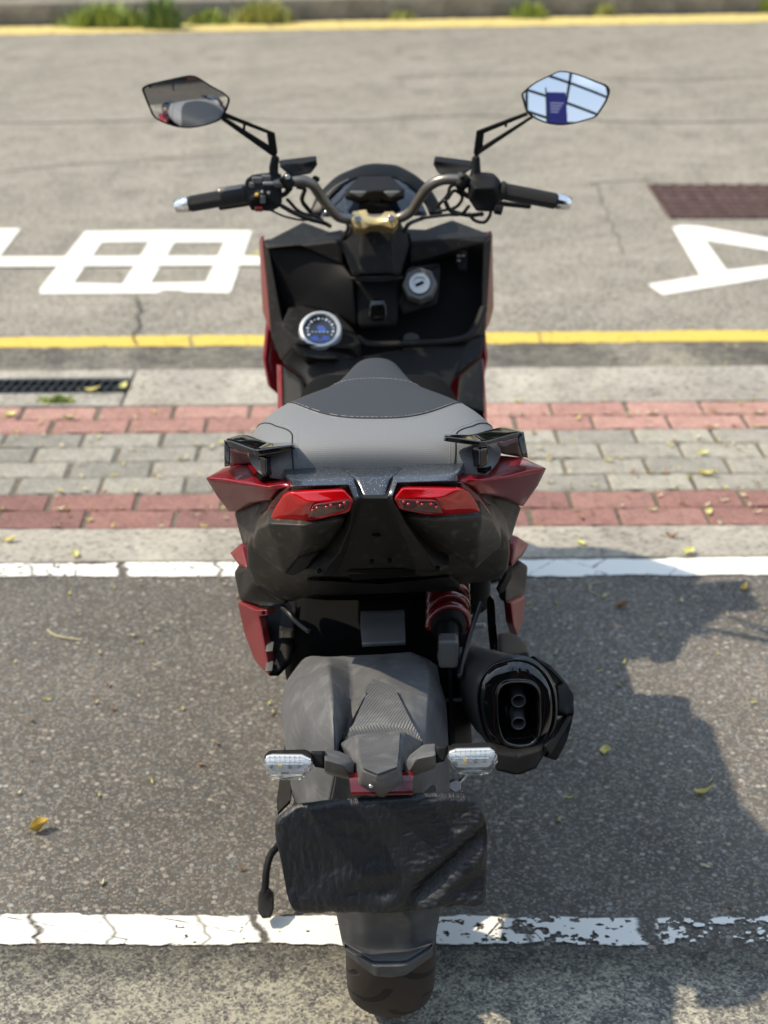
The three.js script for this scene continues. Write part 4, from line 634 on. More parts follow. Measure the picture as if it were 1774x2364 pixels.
// grab rails
const railF = [[0, 1, 5, 4], [1, 2, 6, 5], [2, 3, 7, 6], [3, 0, 4, 7], [4, 5, 9, 8], [5, 6, 10, 9], [6, 7, 11, 10], [7, 4, 8, 11], [0, 3, 2, 1], [8, 9, 10, 11]];
const boxF = [[0, 1, 2, 3], [4, 7, 6, 5], [0, 4, 5, 1], [1, 5, 6, 2], [2, 6, 7, 3], [3, 7, 4, 0]];
function rail(arm, leg, post) {
  const r = add(bike, 'grab_rail', boxUV(subdivide(arm, orient(arm, railF), 3, 2)), P.gloss);
  add(r, 'outer_post', boxUV(subdivide(leg, orient(leg, boxF), 3, 2)), P.gloss); add(r, 'inner_post', boxUV(subdivide(post, orient(post, boxF), 3, 2)), P.gloss);
}
rail([[-0.2106,0.9268,-0.0872],[-0.2309,0.9416,-0.0253],[-0.2278,0.9273,-0.0253],[-0.2079,0.92,-0.0682],[-0.1649,0.9363,-0.0253],[-0.1841,0.9438,0.0251],[-0.1777,0.9358,0.0289],[-0.1654,0.9241,-0.0015],[-0.1281,0.9426,-0.0091],[-0.1286,0.9541,0.0318],[-0.1233,0.9469,0.0318],[-0.1223,0.9428,0.008]], [[-0.2319,0.9388,-0.0301],[-0.2223,0.9285,-0.0253],[-0.229,0.9014,-0.0967],[-0.2371,0.9115,-0.1062],[-0.2324,0.899,-0.0206],[-0.2229,0.9045,-0.011],[-0.2304,0.8737,-0.0872],[-0.2391,0.8685,-0.0967]], [[-0.1821,0.9242,-0.0034],[-0.1688,0.9289,0.0128],[-0.1596,0.9193,-0.011],[-0.1721,0.9141,-0.0301],[-0.1758,0.8997,0.008],[-0.1676,0.9012,0.0223],[-0.1561,0.8952,-0.0015],[-0.1679,0.889,-0.0253]]);
rail([[0.1778,0.9378,-0.0872],[0.201,0.9532,-0.0253],[0.1975,0.9437,-0.0253],[0.1766,0.9347,-0.0682],[0.1246,0.9484,-0.0253],[0.1415,0.9574,0.0289],[0.1373,0.9515,0.0308],[0.1253,0.934,-0.0206],[0.0855,0.9575,-0.0034],[0.0863,0.9664,0.0318],[0.084,0.9592,0.0318],[0.083,0.9546,0.008]], [[0.202,0.952,-0.0301],[0.1918,0.9437,-0.0253],[0.1974,0.9175,-0.0967],[0.2064,0.9243,-0.1062],[0.2096,0.9129,-0.0206],[0.1991,0.9188,-0.011],[0.2061,0.8889,-0.0872],[0.2162,0.8837,-0.0967]], [[0.1501,0.9387,-0.0034],[0.1366,0.9431,0.0128],[0.1255,0.932,-0.011],[0.1393,0.9289,-0.0301],[0.1488,0.9142,0.008],[0.1361,0.9146,0.0223],[0.125,0.9076,-0.0015],[0.139,0.9041,-0.0253]]);
bin('rail_bracket', P.redDark, [[-0.2379,0.8891,-0.1253],[-0.2112,0.8913,-0.0967],[-0.1848,0.9012,-0.0586],[-0.1837,0.8903,-0.0586],[-0.2016,0.8772,-0.0872],[-0.2344,0.8553,-0.1253]], [[0, 1, 2, 3, 4, 5]], [0.01, -0.01, -0.06], 2, 2);
bin('rail_bracket', P.redDark, [[0.2085,0.9057,-0.1253],[0.1787,0.9084,-0.0967],[0.1637,0.9147,-0.0682],[0.1639,0.9042,-0.0682],[0.1785,0.8925,-0.0872],[0.2117,0.8715,-0.1253]], [[0, 1, 2, 3, 4, 5]], [-0.01, -0.01, -0.06], 2, 2);
bin('rail_socket', P.pit, [[-0.1839,0.895,-0.0034],[-0.175,0.8985,0.0175],[-0.1551,0.8942,-0.0034],[-0.1558,0.8852,-0.0301],[-0.174,0.8877,-0.0301]], [[0, 1, 2, 3, 4]], [0, -0.006, 0], 2, 2);
bin('rail_socket', P.pit, [[0.1251,0.9068,-0.0034],[0.1443,0.9102,0.0175],[0.1547,0.9076,-0.0034],[0.1521,0.8994,-0.0301],[0.1313,0.8994,-0.0301]], [[0, 1, 2, 3, 4]], [0, -0.006, 0], 2, 2);

// ---- seat: one smooth cushion cut along its seams into cover, dark front and side panels
function splitMesh(g, f) {
  const p = g.attributes.position, n = g.attributes.normal, out = [[], []], nor = [[], []], segs = [], v = (i) => ({ p: new THREE.Vector3().fromBufferAttribute(p, i), n: new THREE.Vector3().fromBufferAttribute(n, i) });
  const mix = (a, b, t) => ({ p: a.p.clone().lerp(b.p, t), n: a.n.clone().lerp(b.n, t).normalize() }), put = (k, ...vs) => vs.forEach((q) => { out[k].push(...q.p.toArray()); nor[k].push(...q.n.toArray()); });
  const idx = g.index ? g.index.array : [...Array(p.count).keys()];
  for (let i = 0; i < idx.length; i += 3) {
    const t = [0, 1, 2].map((k) => v(idx[i + k])), d = t.map((q) => f(q.p)), s = d.map((x) => x > 0);
    if (s[0] === s[1] && s[1] === s[2]) { put(s[0] ? 0 : 1, ...t); continue; }
    const k = [0, 1, 2].find((q) => s[q] !== s[(q + 1) % 3] && s[q] !== s[(q + 2) % 3]), a = t[k], b = t[(k + 1) % 3], c = t[(k + 2) % 3], da = d[k], db = d[(k + 1) % 3], dc = d[(k + 2) % 3];
    const e = mix(a, b, da / (da - db)), h = mix(a, c, da / (da - dc)), w = s[k] ? 0 : 1; put(w, a, e, h); put(1 - w, e, b, c, e, c, h); segs.push([e, h]);
  }
  const mk = (k) => { const q = new THREE.BufferGeometry(); q.setAttribute('position', new THREE.Float32BufferAttribute(out[k], 3)); q.setAttribute('normal', new THREE.Float32BufferAttribute(nor[k], 3)); return q; };
  return [mk(0), mk(1), segs];
}
const segTube = (segs, r, lift, keep = () => true) => mergeGeometries(segs.filter(([a, b], i) => a.p.distanceTo(b.p) > 2e-4 && keep(a.p.clone().add(b.p).multiplyScalar(0.5), i)).map(([a, b]) => {
  const A = a.p.clone().addScaledVector(a.n, lift), B = b.p.clone().addScaledVector(b.n, lift), d = B.clone().sub(A), L = d.length();
  return new THREE.CylinderGeometry(r, r, L * 1.05, 6).applyQuaternion(new THREE.Quaternion().setFromUnitVectors(new THREE.Vector3(0, 1, 0), d.normalize())).translate((A.x + B.x) / 2, (A.y + B.y) / 2, (A.z + B.z) / 2).toNonIndexed();
}));
{
  const cx = -0.0145, rows = [[2.8465, 0.0324, 0.8044, 0.02, 0.1], [2.8131, 0.0419, 0.8473, 0.03, 0.11], [2.7608, 0.0476, 0.8682, 0.035, 0.12], [2.6656, 0.059, 0.8882, 0.04, 0.13], [2.5609, 0.0743, 0.9082, 0.045, 0.13], [2.4847, 0.1008, 0.9196, 0.05, 0.12], [2.4181, 0.1599, 0.9292, 0.05, 0.1], [2.3419, 0.193, 0.9406, 0.052, 0.09], [2.2562, 0.1951, 0.9501, 0.05, 0.085], [2.1848, 0.1866, 0.952, 0.04, 0.075], [2.1439, 0.1676, 0.9358, 0.03, 0.05], [2.142, 0.1599, 0.9063, 0.012, 0.02]];
  const V = [], F = [];
  for (const [D, w, h, d1, d2] of rows) for (const [u, q] of [[-0.97, -d2], [-1.02, -d1], [-0.8, -0.008], [-0.42, 0.002], [0, 0.004], [0.42, 0.002], [0.8, -0.008], [1.02, -d1], [0.97, -d2]]) V.push([cx + u * w, h + q, 2.15 - D]);
  const n = rows.length; for (let j = 0; j < n - 1; j++) { for (let i = 0; i < 8; i++) { const a = j * 9 + i; F.push([a, a + 1, a + 10, a + 9]); } F.push([j * 9 + 8, j * 9, j * 9 + 9, j * 9 + 17]); }
  F.push([0, 1, 2, 3, 4, 5, 6, 7, 8].reverse(), [0, 1, 2, 3, 4, 5, 6, 7, 8].map((i) => (n - 1) * 9 + i));
  const g = subdivide(V, orient(V, F), 4, 0), ux = (p) => p.x - cx;
  const front = (p) => 2.15 - p.z - (2.225 + 0.146 * Math.pow(Math.abs(ux(p)) / 0.132, 2.8));   // > 0 ahead of the dark front's edge
  const side = (p) => { const a = Math.abs(ux(p)), z = p.z + 0.049; return (0.118 + 0.02 * sst(0.0, 0.06, -z + 0.02) + 0.05 * sst(-0.01, 0.16, -z) + 0.01 * (p.y - 0.942) * 8) - a; };   // > 0 inside the side seams
  const [dk, rest, segF] = splitMesh(g, front), [mid_, sd, segS] = splitMesh(rest, side);
  const seat = add(bike, 'seat', boxUV(mid_), P.seat);
  add(seat, 'seat_side', boxUV(sd), P.seat); add(seat, 'seat_front', boxUV(dk), P.seatDark);
  add(seat, 'seam', mergeGeometries([segTube(segF, 0.0013, 0.0002), segTube(segS, 0.0011, 0.0002)]), P.seam);
  const dash = (p) => Math.sin((p.x + p.y * 0.6 - p.z) * 900) > -0.35, st1 = splitMesh(dk, (p) => front(p) - 0.007)[2], st2 = splitMesh(mid_, (p) => side(p) - 0.008)[2], st3 = splitMesh(mid_, (p) => front(p) + 0.008)[2], st4 = splitMesh(dk, (p) => 2.15 - p.z - 2.503)[2];
  add(seat, 'stitching', mergeGeometries([segTube(st1, 0.00055, 0.0001, dash), segTube(st2, 0.00055, 0.0001, dash), segTube(st3, 0.00055, 0.0001, dash), segTube(st4, 0.00055, 0.0001, (p) => dash(p) && p.y > 0.885)]), P.thread);
}
// ---- number plate cover: a thin fabric bag pulled over the plate
{
  const out = [[-0.1477,0.5193,0.338],[-0.1418,0.4865,0.345],[-0.1354,0.4458,0.349],[-0.1282,0.4079,0.352],[-0.1206,0.3959,0.351],[-0.084,0.3955,0.353],[-0.0475,0.3955,0.354],[-0.011,0.3952,0.354],[0.0255,0.3969,0.354],[0.0619,0.4019,0.354],[0.1028,0.4056,0.353],[0.1314,0.4063,0.351],[0.1396,0.4209,0.349],[0.1391,0.4648,0.345],[0.1376,0.528,0.335],[0.1305,0.5566,0.33],[0.1192,0.5665,0.327],[0.0786,0.5696,0.325],[0.0339,0.5665,0.325],[-0.0108,0.563,0.325],[-0.0556,0.5606,0.325],[-0.0959,0.5553,0.325],[-0.1188,0.5512,0.326],[-0.1441,0.532,0.335]];
  const c = thing('plate_cover', 'wrinkled black fabric bag pulled over the number plate behind the rear wheel', 'plate cover');
  // skin: a grid spanned by the outline, relaxed, then folded
  const N = 150, Mr = 96, bx = [1e9, -1e9], by = [1e9, -1e9]; for (const p of out) { bx[0] = Math.min(bx[0], p[0]); bx[1] = Math.max(bx[1], p[0]); by[0] = Math.min(by[0], p[1]); by[1] = Math.max(by[1], p[1]); }
  const crv = new THREE.CatmullRomCurve3(out.map(vec), true, 'centripetal', 0.5), ring = crv.getPoints(400).map((p) => [p.x, p.y, p.z]);
  const topY = (x) => { let a = -1, b = 9; for (let i = 0; i < 400; i++) { const p = ring[i], q = ring[i + 1]; if ((p[0] - x) * (q[0] - x) <= 0 && p[0] !== q[0]) { const y = lerp(p[1], q[1], (x - p[0]) / (q[0] - p[0])); a = Math.max(a, y); b = Math.min(b, y); } } return [b, a]; };
  const V = [], F = [], x0 = bx[0] + 0.0006, x1 = bx[1] - 0.0006, H0 = by[0], Hh = by[1] - by[0];
  const fold = (x, y) => {
    const u = (x - x0) / (x1 - x0), v = (y - H0) / Hh, q = (s, k) => fbm((u * 8 + 3) * k, (v * 5 + 3) * k * s, N9, 3, 301);
    const d1 = (u - 0.60) * 0.77 - (v - 0.04) * 0.46, along = (u - 0.6) * 0.5 + v * 0.8;
    const crease = -0.010 * Math.exp(-Math.pow(d1 / 0.035, 2)) * sst(-0.05, 0.2, along) + 0.007 * Math.exp(-Math.pow((d1 + 0.085) / 0.05, 2)) + 0.006 * Math.exp(-Math.pow((d1 - 0.08) / 0.04, 2)) * sst(0.95, 0.5, v);
    const d2 = (v - 0.34) - 0.42 * (u - 0.45), sw = 0.007 * Math.exp(-Math.pow(d2 / 0.11, 2)) * sst(0.1, 0.3, u) * sst(0.8, 0.6, u);
    const fine = (Math.abs(fbm(u * 26 + 2 * v, v * 7, N9, 4, 311) - 0.5) * -0.006) * sst(0.75, 0.35, u) + (Math.abs(fbm(u * 9 + 14 * v, v * 22 - u * 10, N9, 3, 317) - 0.5) * -0.007) * sst(0.4, 0.8, u) + 0.004 * (q(1, 1) - 0.5);
    return crease + sw + 1.4 * fine + 0.006 * Math.exp(-Math.pow((v - 0.12) / 0.08, 2)) * (0.4 + q(1, 0.5));
  };
  for (let s = 0; s < 2; s++) for (let j = 0; j <= Mr; j++) for (let i = 0; i <= N; i++) {
    const x = lerp(x0, x1, i / N), [lo, hi] = topY(x), t = j / Mr, y = lerp(lo, hi, t), zz = lerp(0.352, 0.325, (y - H0) / Hh);
    const e = Math.min((x - bx[0]) / 0.012, (bx[1] - x) / 0.012, (y - lo) / 0.012, (hi - y) / 0.012, 1), puff = Math.sqrt(Math.max(0, 1 - (1 - e) * (1 - e)));
    const edge = lerp(0.004 * (fbm(x * 70, 5, N9, 2, 321) - 0.5), 0, sst(0, 0.3, t));
    V.push([x + 0.0025 * (fbm(y * 60, x * 9, N9, 2, 331) - 0.5), y + edge, zz + (s ? -1 : 1) * 0.009 * puff + (s ? 0 : 0.85 * fold(x, y) * sst(0, 0.6, e))]);
  }
  const K1 = (N + 1) * (Mr + 1);
  for (let s = 0; s < 2; s++) for (let j = 0; j < Mr; j++) for (let i = 0; i < N; i++) { const a = s * K1 + j * (N + 1) + i, f = [a, a + 1, a + N + 2, a + N + 1]; F.push(s ? f.reverse() : f); }
  let g = meshOf(V, F); 
  const [, wrH] = dt(512, 0.09, (x, y) => { const a = fbm(x * 10, y * 3, 30, 4, 341), b = fbm(x * 34 + a * 3, y * 9, 306, 3, 347); return clamp(0.5 + 0.9 * Math.abs(a - 0.5) + 0.4 * Math.abs(b - 0.5)); });
  add(c, 'fabric', boxUV(g), phy({ color: rgb(0.008, 0.01, 0.015), roughness: 0.48, sheen: 0.18, sheenColor: rgb(0.42, 0.52, 0.66), sheenRoughness: 0.4, bumpMap: wrH, bumpScale: 0.002 }));
}
// ---- exhaust
{
  const cc = [0.1993,0.5448,0.051], oval = [[0.201,0.6131,0.03],[0.222,0.6084,0.0322],[0.2417,0.5923,0.0364],[0.2549,0.5689,0.0442],[0.2589,0.5433,0.0515],[0.2581,0.519,0.058],[0.2511,0.4983,0.0644],[0.2382,0.4828,0.07],[0.2171,0.4742,0.073],[0.191,0.4736,0.073],[0.1682,0.4795,0.0709],[0.1533,0.4912,0.0683],[0.145,0.5121,0.0623],[0.1392,0.5389,0.0537],[0.1382,0.5594,0.0472],[0.1429,0.5837,0.0408],[0.159,0.6024,0.033],[0.18,0.611,0.0309]];
  const ring = new THREE.CatmullRomCurve3(oval.map(vec), true).getPoints(71).slice(0, 72).map((p) => p.toArray()), n = ring.length;
  const hole = [[0.199,0.5802,0.0386],[0.2193,0.5773,0.0395],[0.2296,0.5657,0.042],[0.2315,0.542,0.0494],[0.2315,0.5133,0.058],[0.2252,0.4926,0.0644],[0.2123,0.4863,0.0665],[0.1943,0.4863,0.0665],[0.1804,0.4926,0.0644],[0.1716,0.5133,0.058],[0.1686,0.542,0.0494],[0.17,0.5657,0.042],[0.1796,0.5773,0.0395]];
  const hr = new THREE.CatmullRomCurve3(hole.map(vec), true).getPoints(71).slice(0, 72).map((p) => p.toArray());
  const nrm = new THREE.Vector3(0.02, 0.26, 0.965).normalize().toArray(), sc = (r, k, d) => r.map((p) => p.map((v, i) => lerp(cc[i], v, k) + nrm[i] * d)), ax = [-0.16, -0.4, -1];
  const back = (r, k, L) => r.map((p) => [lerp(cc[0], p[0], k) + ax[0] * L, lerp(cc[1], p[1], k) + ax[1] * L, lerp(p[2], cc[2], 0.6) - L]);
  const sweep = (rs, closed) => { const V = rs.flat(), F = []; for (let j = 0; j < rs.length - 1; j++) for (let i = 0; i < n; i++) { const k = (i + 1) % n; F.push([j * n + i, j * n + k, (j + 1) * n + k, (j + 1) * n + i]); } if (closed) F.push([...Array(n).keys()].map((i) => (rs.length - 1) * n + i)); return boxUV(meshOf(V, F)); };
  const ex = add(bike, 'exhaust', sweep([sc(ring, 0.985, 0.0), sc(ring, 1.03, -0.004), back(ring, 1.04, 0.025), back(ring, 1.03, 0.06), back(ring, 0.9, 0.16), back(ring, 0.75, 0.3), back(ring, 0.4, 0.40)], true), P.shell);
  const cap = add(ex, 'end_cap', sweep([sc(ring, 0.985, 0), sc(ring, 0.98, 0.003), sc(ring, 0.97, 0.0045), sc(ring, 0.955, 0.004), sc(ring, 0.945, 0.001), sc(ring, 0.93, 0.0015), sc(ring, 0.88, 0.0055), sc(ring, 0.8, 0.0105), sc(hr, 1.1, 0.0125), sc(hr, 1.07, 0.013), sc(hr, 1.05, 0.0165), sc(hr, 1.02, 0.018), sc(hr, 0.97, 0.0175), sc(hr, 0.94, 0.014), sc(hr, 0.90, -0.004), sc(hr, 0.84, -0.02), sc(hr, 0.78, -0.05)], true), P.gloss);
  for (const p of [[0.2034,0.5395,0.035], [0.2038,0.5063,0.045]]) {
    const r0 = 0.0112, V = [new THREE.Vector2(r0 * 0.8, -0.07), new THREE.Vector2(r0 * 0.8, -0.001), new THREE.Vector2(r0 * 0.9, 0), new THREE.Vector2(r0, -0.001), new THREE.Vector2(r0, -0.07)];
    const t = toCreasedNormals(new THREE.LatheGeometry(V, 28).rotateX(Math.PI / 2), 0.6).translate(...p); add(cap, 'tail_pipe', t, P.engine);
    add(cap, 'pipe_plug', new THREE.CircleGeometry(r0 * 0.8, 24).translate(p[0], p[1], p[2] - 0.03), P.pit);
  }
  panel(ex, 'lower_chamber', P.plasticDark, [[0.1604,0.4884,0.088],[0.1584,0.4733,0.1],[0.1665,0.4604,0.105],[0.1876,0.4517,0.107],[0.2086,0.4524,0.107],[0.2278,0.4636,0.104],[0.2382,0.4796,0.098],[0.241,0.4941,0.088],[0.1987,0.4871,0.095]], [[0, 1, 2, 3, 8], [3, 4, 8], [4, 5, 6, 7, 8]], [0, 0.0, -0.3], 3, 2);
  panel(ex, 'heat_shield', P.plastic, [[0.2324,0.5613,-0.07],[0.2578,0.5634,-0.035],[0.2804,0.5481,-0.005],[0.2894,0.5416,0.015],[0.2895,0.5172,0.035],[0.2761,0.516,0.038],[0.2612,0.5187,0.035],[0.2627,0.552,0.01],[0.2735,0.5519,0],[0.2553,0.5595,-0.025],[0.2374,0.5627,-0.05]], [[0, 1, 9, 10], [1, 2, 8, 9], [2, 3, 4, 5, 6, 7, 8]], [0.0, -0.055, -0.09], 3, 2);
  panel(ex, 'shield_strut', P.plastic, [[0.2775,0.5142,0.035],[0.2892,0.5165,0.035],[0.2644,0.4911,0.065],[0.2479,0.4774,0.09],[0.2386,0.4966,0.092],[0.2592,0.4983,0.065]], [[0, 1, 2, 5], [5, 2, 3, 4]], [0, -0.01, -0.03], 3, 2);
  panel(ex, 'shield_lower', P.plasticDark, [[0.2905,0.5055,0.02],[0.278,0.476,0.05],[0.2628,0.4525,0.065],[0.2414,0.4637,0.07],[0.2525,0.4746,0.06],[0.2763,0.499,0.025]], [[0, 1, 5], [1, 2, 3, 4], [1, 4, 5]], [0, -0.07, -0.12], 3, 2);
  bin('exhaust_stay', P.gloss, [[0.1788,0.5137,-0.35],[0.1861,0.5221,-0.35],[0.1914,0.5239,-0.33],[0.1917,0.5072,-0.27],[0.1867,0.5172,-0.15],[0.1804,0.5112,-0.15],[0.1739,0.5116,-0.16],[0.176,0.502,-0.28]], [[0, 1, 2, 3, 7], [7, 3, 4, 5, 6]], [0, -0.005, -0.02], 3, 1);
  panel(ex, 'inlet_cover', P.plastic, [[0.2111,0.3837,-0.47],[0.2446,0.3775,-0.49],[0.2595,0.3829,-0.43],[0.2618,0.4047,-0.35],[0.1978,0.4379,-0.29]], [[0, 1, 2, 3, 4]], [0, -0.05, -0.1], 3, 1);
}
// ---- suspension, engine and everything dark between mudguard and tail
{
  const A = vec([0.1098,0.5591,-0.3442]), Bq = vec([0.1031,0.5681,-0.1538]), d = Bq.clone().sub(A), L = d.length(), dir = d.clone().normalize(), s = new THREE.Vector3(1, 0, 0), t = dir.clone().cross(s).normalize(), pts = [];
  for (let i = 0; i <= 200; i++) { const q = i / 200, a = q * 2 * Math.PI * 4.5; pts.push(A.clone().addScaledVector(dir, q * L).addScaledVector(s, 0.03 * Math.cos(a)).addScaledVector(t, 0.03 * Math.sin(a)).toArray()); }
  const sh = add(bike, 'shock_absorber', pipeGeo(pts, 0.0078, 320, 10), P.redSpring);
  const e = Bq.clone().addScaledVector(dir, 0.012).toArray(), e2 = Bq.clone().addScaledVector(dir, 0.09).toArray();
  add(sh, 'spring_seat', rodGeo(Bq.clone().addScaledVector(dir, -0.012).toArray(), e, 0.03, 0.028), P.plasticDark); add(sh, 'damper', rodGeo(A.toArray(), e2, 0.017, 0.017), P.plasticDark);
  add(sh, 'eye', blockGeo(0.03, 0.05, 0.03, 0.006, e2), P.engine);
  rod(bike, 'cross_shaft', P.steel, [0.0385,0.4519,-0.37], [0.1777,0.4549,-0.37], 0.0055, 0.0055);
  const eb = block(bike, 'engine', P.pit, 0.30, 0.24, 0.7, [-0.01, 0.42, -0.55], 0.03);
  poly(eb, 'engine_cover', P.engine, [[-0.0384,0.569,-0.1538],[0.0332,0.5714,-0.1538],[0.0343,0.5545,-0.1158],[-0.0345,0.5505,-0.1158]], [0, 0, -0.05], 2, 2);
  add(eb, 'air_box', blockGeo(0.12, 0.2, 0.3, 0.03, [-0.12, 0.40, -0.54]), P.pit);
  poly(eb, 'belt_cover', P.plasticDark, [[-0.2095,0.5303,-0.249],[-0.1479,0.533,-0.23],[-0.1532,0.4891,-0.1729],[-0.1722,0.4762,-0.1538],[-0.1874,0.4762,-0.1538],[-0.2029,0.5041,-0.2014]], [0.01, 0, -0.16], 2, 2);
  for (const [a, b] of [[1990, 205], [2100, 225]]) poly(eb, 'cooling_fin', P.engine, [[-0.1927,0.5178,-0.1634], [-0.1815,0.5182,-0.1634], [-0.1815,0.516,-0.1634], [-0.1928,0.5154,-0.1634]].map((p) => [p[0], p[1] - (a - 1990) * 0.00022, p[2] + (a - 1990) * 0.0002]), [0, 0, -0.03], 1, 2);
  poly(eb, 'frame_bracket', P.plastic, [[-0.1711,0.547,-0.1824],[-0.1479,0.548,-0.1824],[-0.1462,0.539,-0.1634],[-0.1702,0.539,-0.1634]], [0, 0, -0.1], 2, 2);
  pipe(eb, 'hose', P.cable, [[-0.1639,0.5871,-0.1824], [-0.1529,0.5801,-0.1729], [-0.1396,0.5761,-0.1538], [-0.1212,0.5703,-0.1348]], 0.005); pipe(eb, 'hose', P.cable, [[0.1581,0.5688,-0.23], [0.1412,0.55,-0.1729], [0.1229,0.5422,-0.0777], [0.1178,0.5417,-0.0396]], 0.005);
  for (const [a, b] of [[[0.0982,0.4793,-0.07], [0.1336,0.4699,-0.09]], [[0.0986,0.4485,-0.07], [0.1343,0.4389,-0.09]]]) rod(eb, 'bolt_rod', P.engine, a, b, 0.003);
  rod(eb, 'lower_eye', P.engine, [0.0875,0.5006,-0.18], [0.1336,0.5026,-0.18], 0.012); rod(eb, 'bolt_rod', P.steel, [0.0948,0.5089,-0.165], [0.1196,0.5093,-0.165], 0.007);
  poly(bike, 'swing_arm', P.plasticDark, [[0.1041,0.5032,-0.15],[0.1392,0.4738,-0.21],[0.1398,0.4137,-0.05],[0.1008,0.4645,0.05]], [0, -0.03, -0.15], 2, 2);
  block(bike, 'swing_arm', P.plasticDark, 0.05, 0.08, 0.42, [-0.105, 0.29, -0.16], 0.02);
  const ax = rod(bike, 'axle', P.steel, [-0.13, 0.286, 0], [0.13, 0.286, 0], 0.012); add(ax, 'axle_nut', rodGeo([0.1093,0.3334,-0.05], [0.113,0.3522,-0.02], 0.011, 0.011, 6), P.steel); pipe(ax, 'brake_hose', P.steel, [[0.1114,0.3389,-0.04], [0.1239,0.3426,-0.05], [0.131,0.3378,-0.07], [0.1293,0.3393,-0.09]], 0.0035);
  block(bike, 'under_body', P.pit, 0.3, 0.3, 0.5, [-0.012, 0.64, -0.55], 0.06);
  block(bike, 'floor_tunnel', P.plasticDark, 0.24, 0.26, 0.5, [-0.016, 0.42, -1.08], 0.05);
  block(bike, 'inner_guard', P.pit, 0.32, 0.06, 0.5, [-0.005, 0.715, -0.42], 0.03);
}
const flip4 = (p) => p;
bin('lower_fairing', P.redDull, [[-0.2488,0.5504,-0.2776],[-0.2086,0.5722,-0.2014],[-0.1906,0.5779,-0.1919],[-0.1897,0.5685,-0.19],[-0.2061,0.5601,-0.2014],[-0.1949,0.5113,-0.1729],[-0.1865,0.4729,-0.1538],[-0.2203,0.4518,-0.249],[-0.2397,0.4827,-0.2871]], [[0, 1, 4, 8], [1, 2, 3, 4], [8, 4, 5, 7], [7, 5, 6]], [0.012, -0.004, -0.02], 3, 2);
add(bike, 'screw', new THREE.SphereGeometry(0.0035, 12, 8).translate(...[-0.1964,0.5752,-0.1872]), P.pit);
bin('lower_fairing', P.redDull, [[0.2012,0.5859,-0.2014],[0.2392,0.5555,-0.2871],[0.2394,0.5497,-0.2871],[0.2379,0.5079,-0.2871],[0.226,0.4878,-0.2681],[0.2141,0.5397,-0.211],[0.2077,0.5843,-0.2014]], [[0, 1, 2, 6], [6, 2, 3, 4, 5]], [-0.012, -0.004, -0.02], 3, 2);
bin('side_step', P.plastic, [[-0.2581,0.5705,-0.3442],[-0.2531,0.568,-0.3823],[-0.2217,0.6329,-0.23],[-0.2098,0.6257,-0.1919],[-0.1562,0.5973,-0.1729],[-0.1932,0.5888,-0.1824],[-0.2429,0.5495,-0.2776],[-0.235,0.597,-0.2871]], [[0, 1, 2, 7], [7, 2, 3, 6], [0, 7, 6], [3, 4, 5, 6]], [0.01, -0.01, -0.04], 3, 2);
bin('side_step', P.plastic, [[0.209,0.5983,-0.2871],[0.235,0.5921,-0.3442],[0.2511,0.5646,-0.3823],[0.2459,0.5377,-0.3442],[0.2374,0.5434,-0.3062],[0.1983,0.5892,-0.1919],[0.1989,0.6123,-0.211]], [[0, 1, 2, 3], [0, 3, 4, 5, 6]], [-0.01, -0.01, -0.04], 3, 2);
bin('passenger_peg', P.plasticDark, [[0.2088,0.6404,-0.211],[0.1976,0.6418,-0.1919],[0.1827,0.6169,-0.1824],[0.1864,0.611,-0.1824],[0.1958,0.6122,-0.1919],[0.2083,0.6285,-0.211]], [[0, 1, 2, 3, 4, 5]], [0.0, -0.01, -0.03], 2, 2);
bin('side_fin', P.redDull, [[-0.2667,0.5903,-0.3823],[-0.2449,0.6252,-0.3442],[-0.2297,0.611,-0.2776],[-0.2474,0.5955,-0.3252]], [[0, 1, 2, 3]], [0.01, -0.004, -0.02], 2, 2);
bin('side_fin', P.redDull, [[0.2278,0.6384,-0.3442],[0.2503,0.6071,-0.3823],[0.2385,0.6001,-0.3538],[0.2129,0.6151,-0.2776],[0.2194,0.6389,-0.3062]], [[0, 1, 2, 3, 4]], [-0.01, -0.004, -0.02], 2, 2);
for (const p of [[-0.1577,0.8131,0.0194],[-0.0178,0.7691,0.0289],[-0.0945,0.7568,0.0347],[0.1282,0.8227,0.0194],[0.0084,0.7664,0.0194],[0.0786,0.7604,0.0328]]) add(bike, 'screw', rodGeo([p[0], p[1], p[2] - 0.006], [p[0], p[1], p[2] + 0.0015], 0.0035, 0.003, 12), P.pit);
// ---- kickstand
{
  const st = pipe(bike, 'kickstand', P.plasticDark, [[-0.1, 0.27, -0.42], [-0.125, 0.21, -0.33], [-0.1851,0.1103,-0.2], [-0.1971,0.1054,-0.18], [-0.2035,0.0884,-0.16], [-0.2057,0.0576,-0.14]], 0.0065);
  panel(st, 'stand_foot', P.plastic, [[-0.2173,0.0543,-0.135],[-0.2129,0.0627,-0.137],[-0.1984,0.0634,-0.137],[-0.1913,0.0543,-0.135],[-0.1897,0.0379,-0.115],[-0.1945,0.028,-0.105],[-0.2089,0.0263,-0.105],[-0.2174,0.0344,-0.115]], [[0, 1, 2, 3, 4, 5, 6, 7]], [0, -0.006, -0.014], 3, 2);
  panel(bike, 'drive_cover', P.plastic, [[-0.1654,0.3447,-0.05],[-0.143,0.4101,0.05],[-0.141,0.4013,0.1],[-0.1647,0.3445,0.05],[-0.1736,0.3065,-0.05]], [[0, 1, 2, 3, 4]], [0.0, -0.03, -0.2], 2, 2);
}
